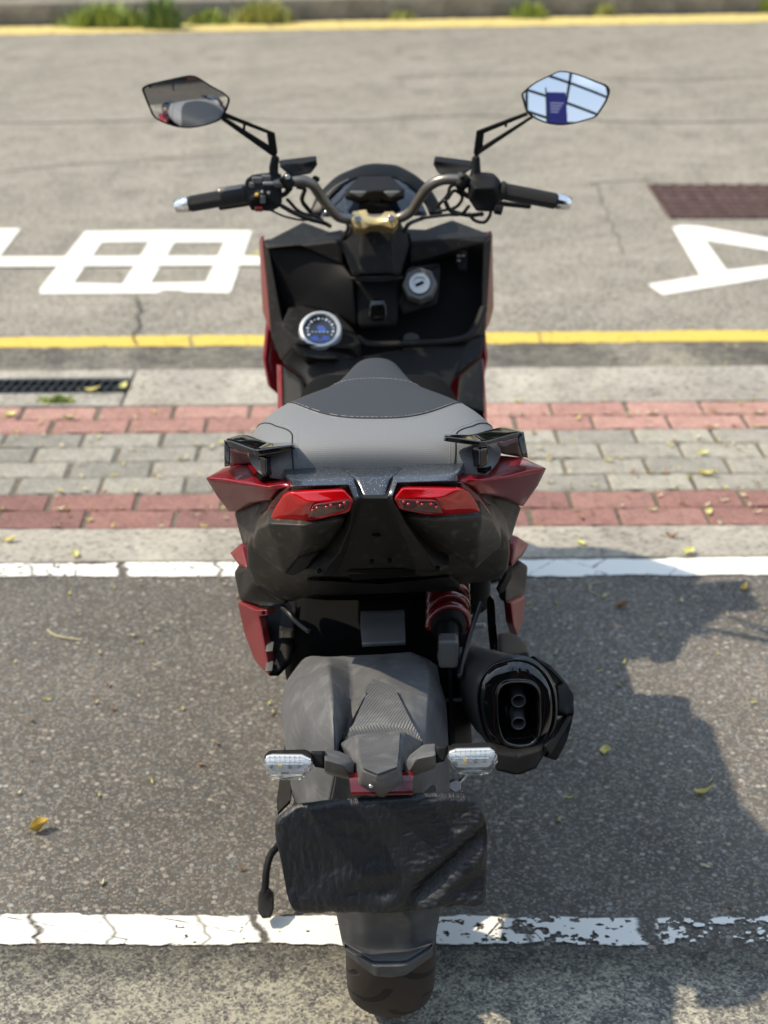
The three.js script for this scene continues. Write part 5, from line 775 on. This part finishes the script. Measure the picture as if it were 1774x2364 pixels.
// ---- leg shield and dash
bin('leg_shield', P.plasticDark, [[-0.2667,0.8827,-1.37],[-0.0264,0.9075,-1.38],[0.2386,0.8998,-1.37],[0.2232,0.6626,-1.29],[-0.0265,0.6339,-1.27],[-0.2459,0.6626,-1.29]], [[0, 1, 2, 3, 4, 5]], [0, 0, -0.04], 2, 2);
bin('dash_shelf', P.plastic, [[-0.2616,0.9059,-1.29],[-0.1789,0.9297,-1.38],[-0.1191,0.9175,-1.34],[-0.0922,0.925,-1.33],[-0.1792,0.9067,-1.27],[-0.0932,0.9192,-1.26],[-0.0893,0.8686,-1.25],[-0.2516,0.8978,-1.275]], [[0, 1, 2, 4], [2, 3, 5, 4], [4, 5, 6], [0, 4, 7]], [0, -0.012, -0.02], 3, 3);
bin('dash_shelf', P.plastic, [[0.2338,0.9226,-1.29],[0.1512,0.9341,-1.38],[0.0901,0.9225,-1.34],[0.0551,0.9217,-1.33],[0.1406,0.9216,-1.27],[0.059,0.9159,-1.26],[0.0575,0.872,-1.25],[0.2142,0.9117,-1.27]], [[0, 1, 2, 4], [2, 3, 5, 4], [4, 5, 6, 7], [0, 4, 7]], [0, -0.012, -0.02], 3, 3);
bin('pocket_wall', P.plasticDark, [[-0.1803,0.8982,-1.29],[-0.091,0.869,-1.255],[-0.0669,0.8446,-1.21],[-0.0585,0.7402,-1.21],[-0.1047,0.7664,-1.23],[-0.2019,0.7698,-1.27],[-0.2336,0.7466,-1.29],[-0.2527,0.8939,-1.29]], [[0, 1, 2, 3, 4, 5, 6, 7]], [0, 0, -0.02], 3, 2);
bin('console', P.plastic, [[-0.0692,0.9489,-1.26],[0.0345,0.9489,-1.26],[0.0558,0.9109,-1.26],[0.0342,0.8587,-1.195],[-0.0672,0.8567,-1.195],[-0.0914,0.9109,-1.26],[-0.0492,0.9534,-1.215],[0.0148,0.9534,-1.215],[0.018,0.8715,-1.175],[-0.0514,0.8702,-1.175]], [[0, 1, 7, 6], [1, 2, 3, 8, 7], [6, 7, 8, 9], [0, 6, 9, 4, 5], [9, 8, 3, 4]], [0, 0, -0.05], 3, 3);
{
  const t = bin('console_lower', P.plasticDark, [[-0.0674,0.8416,-1.235],[0.0347,0.8436,-1.235],[0.0282,0.7433,-1.2],[-0.0551,0.7382,-1.2]], [[0, 1, 2, 3]], [0, 0, -0.06], 3, 2);
  panel(t, 'fuel_latch', P.gloss, [[-0.0305,0.7997,-1.215],[0.0037,0.8013,-1.215],[0.007,0.7562,-1.202],[-0.0338,0.7545,-1.202]], [[0, 1, 2, 3]], [0, 0, -0.012], 3, 1); pipe(t, 'trim', P.plastic, [[-0.0688,0.8528,-1.195], [-0.0156,0.8516,-1.185], [0.0365,0.8548,-1.195]], 0.0045);
}
{
  const b = bin('fuel_box', P.plastic, [[-0.2203,0.7556,-1.18],[-0.2065,0.7761,-1.235],[-0.1809,0.7765,-1.25],[-0.1011,0.7671,-1.22],[-0.0707,0.7465,-1.195],[-0.0488,0.7236,-1.155],[-0.0558,0.697,-1.135],[-0.1017,0.7055,-1.095],[-0.1623,0.7102,-1.095],[-0.1892,0.7308,-1.12],[-0.1732,0.7373,-1.102],[-0.0715,0.7257,-1.112]], [[0, 1, 2, 3, 4, 5, 11, 10], [10, 11, 6, 7, 8, 9], [5, 6, 11], [0, 10, 9]], [0, -0.03, -0.03], 3, 3);
  pipe(b, 'latch_lip', P.plastic, [[-0.1615,0.7142,-1.093], [-0.1334,0.7105,-1.09], [-0.1032,0.7095,-1.093]], 0.005);
  // round fuel cap: bright ring round a dark disc printed with small marks
  const p = vec([-0.1351,0.7559,-1.14]), n = new THREE.Vector3(0, 0.75, 0.66).normalize(), q = new THREE.Quaternion().setFromUnitVectors(new THREE.Vector3(0, 1, 0), n), put = (g) => g.applyQuaternion(q).translate(p.x, p.y, p.z);
  const ring = [[0.036, -0.012], [0.036, 0.004], [0.0385, 0.0065], [0.0435, 0.0055], [0.046, 0.001], [0.046, -0.012]].map((k) => new THREE.Vector2(...k));
  add(b, 'cap_ring', put(toCreasedNormals(new THREE.LatheGeometry(ring, 48), 0.7)), std({ color: rgb(0.5, 0.52, 0.54), metalness: 0.5, roughness: 0.3 }));
  const c = document.createElement('canvas'); c.width = c.height = 256; const k = c.getContext('2d'); k.fillStyle = '#0a0f1a'; k.fillRect(0, 0, 256, 256); k.fillStyle = '#123a8c';
  k.beginPath(); k.ellipse(128, 205, 74, 26, 0, 0, 7); k.fill(); k.fillStyle = '#2149a0'; k.beginPath(); k.ellipse(136, 118, 36, 24, 0.4, 0, 7); k.fill(); k.fillStyle = '#7a3038'; k.fillRect(120, 92, 26, 8); k.fillStyle = '#aeb9c8'; for (let i = 0; i < 14; i++) { const a = Math.PI * (0.85 + i * 0.1); k.beginPath(); k.arc(128 + 96 * Math.cos(a), 128 + 96 * Math.sin(a), i % 2 ? 6 : 10, 0, 7); k.fill(); } k.fillStyle = '#8fa4c4'; for (let i = 0; i < 5; i++) k.fillRect(62 + i * 28, 142, 14, 9); k.fillStyle = '#0a0f1a'; k.beginPath(); k.arc(128, 190, 20, 0, 7); k.fill();
  const tx = new THREE.CanvasTexture(c); tx.colorSpace = THREE.SRGBColorSpace;
  add(b, 'cap_face', put(new THREE.CircleGeometry(0.0365, 40).rotateX(-Math.PI / 2).translate(0, 0.002, 0).toNonIndexed()), phy({ map: tx, roughness: 0.15, clearcoat: 1 }));
}
{
  const h = bin('lock_panel', P.plastic, [[0.0513,0.8525,-1.26],[0.1236,0.8599,-1.27],[0.1156,0.7866,-1.225],[0.0398,0.7637,-1.22],[0.0305,0.7914,-1.22]], [[0, 1, 2, 3, 4]], [0, 0, -0.03], 3, 2);
  const p = vec([0.0767,0.8325,-1.215]), q = new THREE.Quaternion().setFromUnitVectors(new THREE.Vector3(0, 1, 0), new THREE.Vector3(-0.05, 0.5, 0.86).normalize()), put = (g) => g.applyQuaternion(q).translate(p.x, p.y, p.z);
  const lat = (a, s) => toCreasedNormals(new THREE.LatheGeometry(a.map((k) => new THREE.Vector2(...k)), s), 0.7);
  add(h, 'lock_ring', put(lat([[0.025, 0.012], [0.034, 0.014], [0.0375, 0.009], [0.0375, -0.02]], 8)), P.engine);
  add(h, 'lock_barrel', put(lat([[0, 0.012], [0.014, 0.012], [0.0145, 0.017], [0.022, 0.018], [0.0245, 0.012], [0.0245, 0]], 40)), P.steel);
  add(h, 'key_slot', put(blockGeo(0.018, 0.004, 0.006, 0.001, [0, 0.0135, 0], [0, 0.4, 0])), P.pit);
  const k = bin('bag_hook', P.plasticDark, [[0.1523,0.8805,-1.3],[0.1853,0.8805,-1.3],[0.1819,0.842,-1.28],[0.1587,0.8454,-1.28]], [[0, 1, 2, 3]], [0, 0, -0.03], 3, 1);
  for (const p of [[0.1625,0.8771,-1.29], [0.1724,0.8777,-1.29], [0.1626,0.8678,-1.287]]) add(k, 'clip', blockGeo(0.008, 0.005, 0.004, 0.001, p), P.steel);
}
pipe(bike, 'pocket_lip', P.plastic, [[-0.0534,0.7208,-1.185], [-0.0387,0.7122,-1.18], [0.0559,0.7128,-1.18], [0.1766,0.7249,-1.185], [0.2003,0.7436,-1.21], [0.216,0.7719,-1.24]], 0.009, 60);
bin('shield_edge', P.plastic, [[0.2145,0.9059,-1.29],[0.2358,0.9141,-1.32],[0.2268,0.7664,-1.27],[0.2215,0.7087,-1.25],[0.1873,0.7167,-1.2],[0.2131,0.767,-1.245]], [[0, 1, 2, 5], [5, 2, 3, 4]], [0, 0, -0.04], 3, 2);
bin('shield_edge', P.plastic, [[-0.2639,0.8972,-1.32],[-0.251,0.8949,-1.29],[-0.2215,0.7458,-1.225],[-0.1891,0.7224,-1.14],[-0.2231,0.667,-1.19],[-0.2494,0.7104,-1.25]], [[0, 1, 2, 5], [5, 2, 3, 4]], [0, 0, -0.04], 3, 2);
bin('leg_panel', P.plasticDark, [[-0.2228,0.6694,-1.185],[-0.1895,0.724,-1.135],[-0.1019,0.7045,-1.1],[-0.0527,0.7013,-1.125],[0.1837,0.7183,-1.195],[0.2195,0.7152,-1.235],[0.2115,0.6892,-1.175],[0.1482,0.6607,-1.1],[0.1307,0.6411,-1.05],[0.0381,0.6488,-1.01],[-0.1064,0.6421,-1.01],[-0.1619,0.6277,-1.05],[-0.1715,0.6607,-1.1]], [[0, 1, 2, 12], [2, 3, 9, 10, 11, 12], [3, 4, 8, 9], [4, 5, 6, 7], [4, 7, 8]], [0, -0.02, -0.05], 3, 2);
bin('foot_rest', P.plastic, [[-0.2206,0.6743,-1.15],[-0.17,0.6608,-1.09],[-0.1631,0.6285,-1.02],[-0.2139,0.611,-1.04]], [[0, 1, 2, 3]], [0, -0.03, -0.02], 2, 2);
bin('foot_rest', P.plastic, [[0.2113,0.6887,-1.16],[0.1603,0.6668,-1.1],[0.1525,0.6352,-1.02],[0.2097,0.611,-1.04]], [[0, 1, 2, 3]], [0, -0.03, -0.02], 2, 2);
bin('floor_edge', P.red, [[-0.2317,0.6689,-1.17],[-0.2196,0.676,-1.145],[-0.2128,0.608,-1.03],[-0.2238,0.5972,-1.05]], [[0, 1, 2, 3]], [0.0, -0.03, -0.02], 2, 2);
bin('floor_edge', P.red, [[0.2062,0.6846,-1.16],[0.2147,0.6813,-1.17],[0.2177,0.5938,-1.05],[0.21,0.6012,-1.03]], [[0, 1, 2, 3]], [0, -0.03, -0.02], 2, 2);
bin('front_fairing', P.redDull, [[-0.2793,0.8817,-1.39],[-0.2673,0.8965,-1.34],[-0.2585,0.8083,-1.315],[-0.2465,0.7043,-1.275],[-0.258,0.7104,-1.3],[-0.2752,0.7248,-1.38]], [[0, 1, 2, 5], [5, 2, 3, 4]], [0.0, 0, -0.05], 2, 2);
bin('front_fairing', P.redDull, [[0.2274,0.904,-1.34],[0.2419,0.8965,-1.39],[0.2485,0.7336,-1.38],[0.2391,0.7091,-1.35],[0.2248,0.7107,-1.28],[0.2234,0.7609,-1.3]], [[0, 1, 2, 5], [5, 2, 3, 4]], [0, 0, -0.05], 2, 2);
// front body, hidden from here but standing in the sun
bin('nose', P.red, [[-0.26, 0.82, -1.46], [-0.02, 0.86, -1.52], [0.22, 0.82, -1.46], [0.25, 0.55, -1.36], [-0.02, 0.42, -1.36], [-0.29, 0.55, -1.36], [-0.14, 0.74, -1.6], [-0.02, 0.78, -1.64], [0.1, 0.74, -1.6], [0.1, 0.58, -1.62], [-0.02, 0.52, -1.64], [-0.14, 0.58, -1.62]], [[0, 1, 7, 6], [1, 2, 8, 7], [2, 3, 9, 8], [3, 4, 10, 9], [4, 5, 11, 10], [5, 0, 6, 11], [6, 7, 8, 9, 10, 11]], (p) => [-(p[0] + 0.02) * 0.06, -0.01, 0.02], 2, 1);
bin('front_mudguard', P.gloss, [[-0.1, 0.5, -1.2], [0.04, 0.5, -1.2], [-0.1, 0.585, -1.38], [0.04, 0.585, -1.38], [-0.1, 0.56, -1.56], [0.04, 0.56, -1.56], [-0.09, 0.47, -1.68], [0.03, 0.47, -1.68]], [[0, 1, 3, 2], [2, 3, 5, 4], [4, 5, 7, 6]], [0, -0.006, 0], 2, 1);
for (const x of [-0.12, 0.06]) rod(bike, 'fork_leg', P.engine, [x, 0.27, -1.42], [x, 0.7, -1.27], 0.02, 0.018);
for (const x of [-0.2, 0.165]) block(bike, 'side_fairing', P.plasticDark, 0.06, 0.2, 0.46, [x * 0.95, 0.55, -0.66], 0.03, [0.1, x < 0 ? -0.03 : 0.03, 0]);
for (const x of [-0.23, 0.2]) block(bike, 'floor_board', P.plasticDark, 0.1, 0.12, 0.55, [x, 0.36, -1.1], 0.03);

// ---- windscreen cowl, meter, visor
{
  const o = [[-0.1648,0.9651,-1.302],[-0.1466,1.0021,-1.332],[-0.1052,1.0372,-1.368],[-0.0459,1.0566,-1.392],[-0.0161,1.0593,-1.395],[0.027,1.0566,-1.392],[0.0664,1.0412,-1.368],[0.0966,1.0203,-1.35],[0.1224,0.985,-1.32],[0.1287,0.9668,-1.302]], i = [[-0.1332,0.9663,-1.29],[-0.1171,1.0009,-1.311],[-0.0879,1.0249,-1.329],[-0.0586,1.0364,-1.344],[-0.0159,1.039,-1.344],[0.0267,1.0364,-1.344],[0.0495,1.0281,-1.329],[0.0707,1.0121,-1.32],[0.0919,0.9859,-1.305],[0.0982,0.9696,-1.29]];
  bin('windscreen', P.cowl, [...o, ...i], [...Array(9).keys()].map((k) => [k, k + 1, k + 11, k + 10]), [0, -0.012, -0.02], 3, 1);
  pipe(bike, 'screen_trim', P.engine, [[-0.123,1.0085,-1.295], [-0.1036,1.0246,-1.305], [-0.0778,1.0366,-1.32]], 0.0022);
  const m = bin('instrument_panel', P.meter, [[-0.136,0.9656,-1.293],[-0.1191,0.9973,-1.32],[-0.0848,1.0245,-1.338],[-0.0521,1.0351,-1.35],[0.0169,1.0351,-1.35],[0.0496,1.0252,-1.338],[0.0757,1.0022,-1.32],[0.0934,0.9689,-1.293],[0.0265,0.971,-1.284],[-0.0776,0.971,-1.284]], [[0, 1, 2, 9], [2, 3, 4, 5, 8, 9], [5, 6, 7, 8]], [0, -0.01, -0.02], 2, 2);
  const v = bin('visor', P.plasticDark, [[-0.0828,1.0283,-1.25],[-0.0531,1.0453,-1.31],[0.0134,1.0469,-1.31],[0.0437,1.0302,-1.25],[0.0426,1.0196,-1.24],[0.0148,1.008,-1.24],[-0.006,1.0111,-1.245],[-0.014,0.9905,-1.25],[-0.0301,0.9905,-1.25],[-0.0348,1.0101,-1.245],[-0.0534,1.008,-1.24],[-0.0821,1.0186,-1.24],[-0.0187,1.0315,-1.24]], [[0, 1, 2, 3, 12], [3, 4, 5, 6, 12], [12, 6, 7, 8, 9], [9, 10, 11, 0, 12]], [0, -0.01, -0.02], 2, 2);
  for (const e of [[[-0.0761,1.0306,-1.234],[-0.034,1.0306,-1.234],[-0.05,1.0167,-1.23]], [[-0.0034,1.0306,-1.234],[0.0387,1.0312,-1.234],[0.0132,1.0167,-1.23]]]) panel(v, 'visor_inset', P.engine, e, [[0, 1, 2]], [0, 0, -0.008], 2, 1);
  add(bike, 'headstock_cover', boxUV(blockGeo(0.07, 0.05, 0.06, 0.01, [-0.019,0.9809,-1.27])), P.pit);
}
// ---- handlebar
{
  const hb = pipe(bike, 'handlebar', P.bar, [[-0.3292,1.0592,-1.095], [-0.184,1.08,-1.1], [-0.1632,1.0808,-1.105], [-0.1453,1.0707,-1.115], [-0.1327,1.0471,-1.135], [-0.112,1.0154,-1.15], [-0.0923,0.9923,-1.165], [-0.0626,0.986,-1.17], [-0.0185,0.986,-1.17], [0.0288,0.9885,-1.17], [0.0553,1.0052,-1.16], [0.0719,1.035,-1.14], [0.0926,1.0685,-1.115], [0.1166,1.0824,-1.105], [0.1531,1.0841,-1.1], [0.2235,1.0711,-1.095]], 0.0108, 160, 16);
  const k = bin('bar_clamp', P.gold, [[-0.0665,1.0009,-1.185],[-0.0368,1.0047,-1.185],[-0.0317,0.9969,-1.175],[-0.0033,0.9975,-1.175],[0.0004,0.9993,-1.185],[0.0194,1.0009,-1.185],[0.028,0.9973,-1.16],[0.0299,0.9863,-1.15],[0.0192,0.9736,-1.14],[-0.0021,0.9786,-1.148],[-0.0303,0.9779,-1.148],[-0.044,0.9729,-1.14],[-0.059,0.9751,-1.14],[-0.0685,0.9895,-1.15],[-0.0527,0.9921,-1.142],[0.0145,0.994,-1.142]], [[0, 1, 2, 14, 13], [13, 14, 11, 12], [14, 10, 11], [2, 3, 15, 9, 10, 14], [3, 4, 5, 6, 15], [15, 6, 7, 8], [15, 8, 9]], [0, -0.02, -0.03], 3, 2);
  for (const [x, y] of [[0, 0]]) { add(k, 'clamp_bolt', rodGeo([-0.0541,0.9911,-1.15], [-0.0537,0.9969,-1.13], 0.0075, 0.0075, 16), P.steel); add(k, 'clamp_bolt', rodGeo([0.0148,0.9927,-1.15], [0.0147,0.9984,-1.13], 0.0075, 0.0075, 16), P.steel); }
  // grips with chrome ends
  const gl = rod(bike, 'grip', P.rubber, [-0.3943,1.0369,-1.09], [-0.2779,1.0565,-1.095], 0.0162, 0.0172); add(gl, 'bar_end', rodGeo([-0.3943,1.0369,-1.09], [-0.4234,1.0323,-1.088], 0.0165, 0.0135), P.chrome); add(gl, 'grip_flange', rodGeo([-0.2845,1.0552,-1.095], [-0.2753,1.057,-1.095], 0.0195, 0.0195), P.rubber);
  const gr = rod(bike, 'grip', P.rubber, [0.3493,1.0425,-1.09], [0.2356,1.0631,-1.095], 0.0162, 0.0172); add(gr, 'bar_end', rodGeo([0.3493,1.0425,-1.09], [0.3775,1.0377,-1.088], 0.0165, 0.0135), P.chrome); add(gr, 'grip_flange', rodGeo([0.2428,1.0616,-1.095], [0.2343,1.0634,-1.095], 0.02, 0.02), P.rubber);
  const sl = panel(bike, 'switch_box', P.plasticDark, [[-0.2801,1.0838,-1.085],[-0.2671,1.0919,-1.09],[-0.2257,1.095,-1.1],[-0.2087,1.0911,-1.1],[-0.208,1.0336,-1.085],[-0.2257,1.0264,-1.07],[-0.2673,1.029,-1.065],[-0.2746,1.0461,-1.065],[-0.2445,1.0668,-1.055]], [[0, 1, 2, 8, 7], [2, 3, 4, 8], [4, 5, 6, 7, 8]], [0, -0.004, -0.045], 3, 2);
  for (const [p, w, h, m] of [[[-0.2535,1.0913,-1.065], 0.02, 0.012, P.engine], [[-0.2355,1.0949,-1.07], 0.018, 0.01, P.engine], [[-0.2309,1.0872,-1.055], 0.02, 0.006, P.steel], [[-0.2637,1.0831,-1.058], 0.01, 0.01, P.engine], [[-0.243,1.0699,-1.053], 0.006, 0.006, P.steel], [[-0.2301,1.0681,-1.055], 0.006, 0.006, P.steel], [[-0.2535,1.0646,-1.053], 0.007, 0.006, P.amber], [[-0.2422,1.0552,-1.054], 0.01, 0.016, P.engine], [[-0.2508,1.035,-1.056], 0.016, 0.009, P.lensDark]]) add(sl, 'switch', blockGeo(w, h, 0.012, 0.002, p), m);
  const sr = panel(bike, 'switch_box', P.plasticDark, [[0.1704,1.0827,-1.09],[0.1782,1.0987,-1.095],[0.2233,1.0924,-1.1],[0.2361,1.0814,-1.09],[0.2359,1.0518,-1.075],[0.2229,1.0263,-1.065],[0.1861,1.0276,-1.065],[0.1704,1.0491,-1.075],[0.1818,1.0773,-1.055],[0.2208,1.0773,-1.055]], [[0, 1, 2, 9, 8], [2, 3, 4, 9], [4, 5, 6, 7, 8, 9], [0, 8, 7]], [0, -0.004, -0.045], 3, 2);
  rod(sr, 'kill_switch', P.plasticDark, [0.2227,1.0342,-1.065], [0.2383,1.031,-1.062], 0.011); pipe(sr, 'cable_loop', P.cable, [[0.1713,1.0188,-1.08], [0.1851,1.0042,-1.085], [0.204,0.9998,-1.09], [0.2131,1.0134,-1.08], [0.2153,1.0264,-1.07]], 0.0035);
  // brake reservoirs and levers
  const rl = panel(bike, 'brake_reservoir', P.plasticDark, [[-0.2151,1.1124,-1.15],[-0.1392,1.1214,-1.15],[-0.1362,1.1072,-1.13],[-0.1486,1.0942,-1.11],[-0.1864,1.0898,-1.1],[-0.2102,1.1074,-1.11],[-0.2108,1.1093,-1.12],[-0.1373,1.1185,-1.12]], [[0, 1, 7, 6], [6, 7, 2, 3, 4, 5]], [0, -0.006, -0.035], 3, 2);
  const rr2 = panel(bike, 'brake_reservoir', P.plasticDark, [[0.1828,1.111,-1.15],[0.1047,1.1208,-1.15],[0.1009,1.1072,-1.13],[0.1118,1.0929,-1.11],[0.1523,1.0898,-1.1],[0.1788,1.1048,-1.11],[0.1792,1.1085,-1.12],[0.102,1.1185,-1.12]], [[0, 1, 7, 6], [6, 7, 2, 3, 4, 5]], [0, -0.006, -0.035], 3, 2);
  pipe(bike, 'brake_lever', P.plasticDark, [[-0.1907,1.0629,-1.12], [-0.2056,1.0451,-1.14], [-0.2557,1.027,-1.16], [-0.3391,1.0088,-1.18]], 0.0055); pipe(bike, 'brake_lever', P.plasticDark, [[0.151,1.0656,-1.12], [0.171,1.0424,-1.14], [0.2289,1.0243,-1.16], [0.3011,1.0115,-1.18]], 0.0055);
  for (const [a, b] of [[[-0.2048,1.0898,-1.1], [-0.1853,1.0711,-1.095]], [[0.1707,1.0898,-1.1], [0.1498,1.0711,-1.095]]]) rod(bike, 'lever_clamp', P.plasticDark, a, b, 0.014);
  add(bike, 'lever_bolt', rodGeo([-0.1951,1.0906,-1.09], [-0.1923,1.0954,-1.075], 0.005), P.steel); add(bike, 'lever_bolt', rodGeo([0.1544,1.0945,-1.09], [0.1526,1.0996,-1.075], 0.005), P.engine);
  add(bike, 'lever_bolt', rodGeo([-0.1417,1.0807,-1.13], [-0.1347,1.0802,-1.12], 0.006), P.plasticDark);
  const cab = [[[-0.2057,1.0324,-1.09], [-0.1839,1.012,-1.12], [-0.1562,0.9926,-1.15], [-0.1282,0.9747,-1.19], [-0.1159,0.953,-1.25]], [[-0.196,1.0411,-1.11], [-0.1748,1.0076,-1.15], [-0.1425,0.9824,-1.21], [-0.1326,0.9612,-1.27]], [[-0.2283,1.0291,-1.07], [-0.2042,1.01,-1.1], [-0.1698,0.9899,-1.15], [-0.1499,0.9816,-1.19]], [[-0.1742,1.0678,-1.11], [-0.1631,1.0536,-1.15], [-0.1699,1.0275,-1.17], [-0.1533,0.9907,-1.21]],
    [[0.1297,1.0438,-1.11], [0.1436,1.0554,-1.13], [0.1603,1.0424,-1.14], [0.1513,1.0138,-1.17], [0.1129,0.9888,-1.23]], [[0.1715,1.0324,-1.09], [0.1588,1.0022,-1.15], [0.1335,0.9913,-1.19], [0.0809,0.9652,-1.27]], [[0.126,1.0293,-1.15], [0.1379,1.0056,-1.17], [0.1696,1.0008,-1.15], [0.1983,1.0164,-1.09]], [[0.1114,1.0092,-1.19], [0.1312,1.0428,-1.15], [0.1355,1.0634,-1.13], [0.1478,1.0731,-1.11]], [[-0.0936,0.9711,-1.27], [-0.0771,0.953,-1.25], [-0.0873,0.9242,-1.26]], [[0.0823,0.9573,-1.3], [0.0524,0.9514,-1.27], [0.0428,0.9349,-1.27]]];
  cab.forEach((c, i) => pipe(bike, 'cable', P.cable, c, i % 3 === 0 ? 0.0048 : i === 2 ? 0.0022 : 0.0036, 30, 8));
}
// ---- mirrors: convex glass in a dark shell on a forked arm
function sideMirror(rim, nor, arms, post, side) {
  const n = vec(nor), c = rim.reduce((s, p) => s.map((v, k) => v + p[k] / rim.length), [0, 0, 0]), ring = new THREE.CatmullRomCurve3(rim.map(vec), true, 'centripetal').getPoints(95).slice(0, 96).map((p) => p.toArray()), N = ring.length;
  const at = (k, d) => ring.map((p) => p.map((v, i) => lerp(c[i], v, k) + nor[i] * d)), R = 0.95, sag = (k) => ring.map((p) => { const q = p.map((v, i) => lerp(c[i], v, k)), r2 = (q[0] - c[0]) ** 2 + (q[1] - c[1]) ** 2 + (q[2] - c[2]) ** 2; return q.map((v, i) => v + nor[i] * (0.0008 - r2 / (2 * R))); });
  const bridge = (rs) => { const V = rs.flat(), F = []; for (let j = 0; j < rs.length - 1; j++) for (let i = 0; i < N; i++) { const k = (i + 1) % N; F.push([j * N + i, j * N + k, (j + 1) * N + k, (j + 1) * N + i]); } F.push([...Array(N).keys()].map((i) => (rs.length - 1) * N + i)); return [V, F]; };
  const g = add(bike, 'mirror', toCreasedNormals(meshOf(...bridge([at(0.955, -0.003), at(0.965, 0.0012), at(1.0, 0.0005), at(1.01, -0.004), at(0.97, -0.013), at(0.75, -0.021), at(0.3, -0.025)])), 0.8), P.plasticDark);
  const ks = [0.96, 0.85, 0.7, 0.55, 0.4, 0.25, 0.1], V = [...ks.flatMap((k) => sag(k)), c.map((v, i) => v + nor[i] * 0.0008)], F = [];
  for (let j = 0; j < ks.length - 1; j++) for (let i = 0; i < N; i++) { const k = (i + 1) % N; F.push([j * N + i, j * N + k, (j + 1) * N + k, (j + 1) * N + i]); } for (let i = 0; i < N; i++) F.push([(ks.length - 1) * N + i, (ks.length - 1) * N + ((i + 1) % N), V.length - 1]);
  let gl = meshOf(V, F); if (gl.attributes.normal.getX(V.length - 1) * nor[0] + gl.attributes.normal.getY(V.length - 1) * nor[1] + gl.attributes.normal.getZ(V.length - 1) * nor[2] < 0) gl = meshOf(V, F.map((f) => [...f].reverse()));
  const nn = gl.attributes.normal; for (let i = 0; i < V.length; i++) { const d = V[i].map((v, k) => (v - c[k]) / R), q = new THREE.Vector3(...nor).addScaledVector(new THREE.Vector3(...d), 1).normalize(); nn.setXYZ(i, q.x, q.y, q.z); }
  add(g, 'glass', gl, P.mirror);
  for (const a of arms) panel(g, 'arm', P.plasticDark, a, [a.map((_, i) => i)], [0, 0, -0.007], 2, 2);
  add(g, 'stem', rodGeo(...post, 0.009, 0.0075), P.plasticDark);
}
sideMirror([[-0.4691,1.2711,-1.0506],[-0.4613,1.2776,-1.052],[-0.4395,1.2831,-1.0565],[-0.4083,1.289,-1.0631],[-0.3796,1.2935,-1.0693],[-0.368,1.2919,-1.072],[-0.3395,1.2733,-1.0793],[-0.3115,1.2553,-1.0865],[-0.3041,1.2454,-1.0887],[-0.3066,1.234,-1.0887],[-0.313,1.2201,-1.0881],[-0.3224,1.2072,-1.0867],[-0.3379,1.2001,-1.0836],[-0.3622,1.1943,-1.0785],[-0.3862,1.1922,-1.0733],[-0.416,1.1973,-1.0663],[-0.4499,1.2153,-1.0578],[-0.4586,1.2347,-1.0549],[-0.4658,1.2564,-1.0521]], [0.217,-0.0524,0.9748], [
  [[-0.3128,1.2194,-1.085],[-0.3102,1.2176,-1.085],[-0.2189,1.1752,-1.11],[-0.2185,1.171,-1.11],[-0.2344,1.1755,-1.108],[-0.319,1.2125,-1.085]], [[-0.319,1.211,-1.085],[-0.3164,1.211,-1.085],[-0.2289,1.1488,-1.112],[-0.2257,1.1287,-1.115],[-0.3223,1.2059,-1.085]], [[-0.2344,1.1761,-1.108],[-0.2184,1.1731,-1.11],[-0.2145,1.1352,-1.115],[-0.2173,1.1287,-1.115],[-0.2263,1.1287,-1.115],[-0.2326,1.1566,-1.112]], [[-0.2798,1.2001,-1.093],[-0.2747,1.1989,-1.093],[-0.2765,1.1824,-1.096],[-0.2811,1.1855,-1.096]]], [[-0.2227,1.0899,-1.112], [-0.22,1.1274,-1.115]], -1);
sideMirror([[0.2702,1.26,-1.0682],[0.274,1.2641,-1.0696],[0.293,1.2789,-1.0752],[0.3236,1.2929,-1.0811],[0.3414,1.3002,-1.0843],[0.3543,1.3003,-1.085],[0.3826,1.2937,-1.0843],[0.4161,1.2816,-1.0822],[0.4368,1.2738,-1.0807],[0.4426,1.2659,-1.0786],[0.4385,1.248,-1.0728],[0.4247,1.2266,-1.0654],[0.4171,1.2171,-1.062],[0.3941,1.2096,-1.0585],[0.3607,1.2027,-1.0547],[0.3401,1.2024,-1.0536],[0.3144,1.2072,-1.0538],[0.2885,1.2194,-1.0564],[0.2795,1.2278,-1.0585],[0.2734,1.2445,-1.0635]], [0.0473,0.2986,0.9532], [
  [[0.2819,1.2207,-1.085],[0.2847,1.2151,-1.085],[0.2006,1.1755,-1.108],[0.185,1.1757,-1.11],[0.1863,1.1798,-1.11]], [[0.2912,1.2125,-1.085],[0.2952,1.21,-1.085],[0.1916,1.1321,-1.115],[0.1864,1.1295,-1.115],[0.1976,1.1483,-1.112]], [[0.2005,1.1781,-1.108],[0.185,1.1783,-1.11],[0.1805,1.1339,-1.115],[0.1838,1.1287,-1.115],[0.1916,1.13,-1.115],[0.1983,1.1488,-1.112]], [[0.2385,1.1976,-1.093],[0.2452,1.2001,-1.093],[0.2449,1.1906,-1.096],[0.2406,1.1893,-1.096]]], [[0.187,1.0938,-1.112], [0.1856,1.1274,-1.115]], 1);
pipe(bike, 'mirror_base', P.plasticDark, [[-0.221,1.0874,-1.105], [-0.2235,1.1048,-1.11], [-0.2193,1.1223,-1.114]], 0.0085); pipe(bike, 'mirror_base', P.plasticDark, [[0.1816,1.0874,-1.105], [0.1846,1.1048,-1.11], [0.1854,1.1223,-1.114]], 0.0085);

renderer.render(scene, camera);
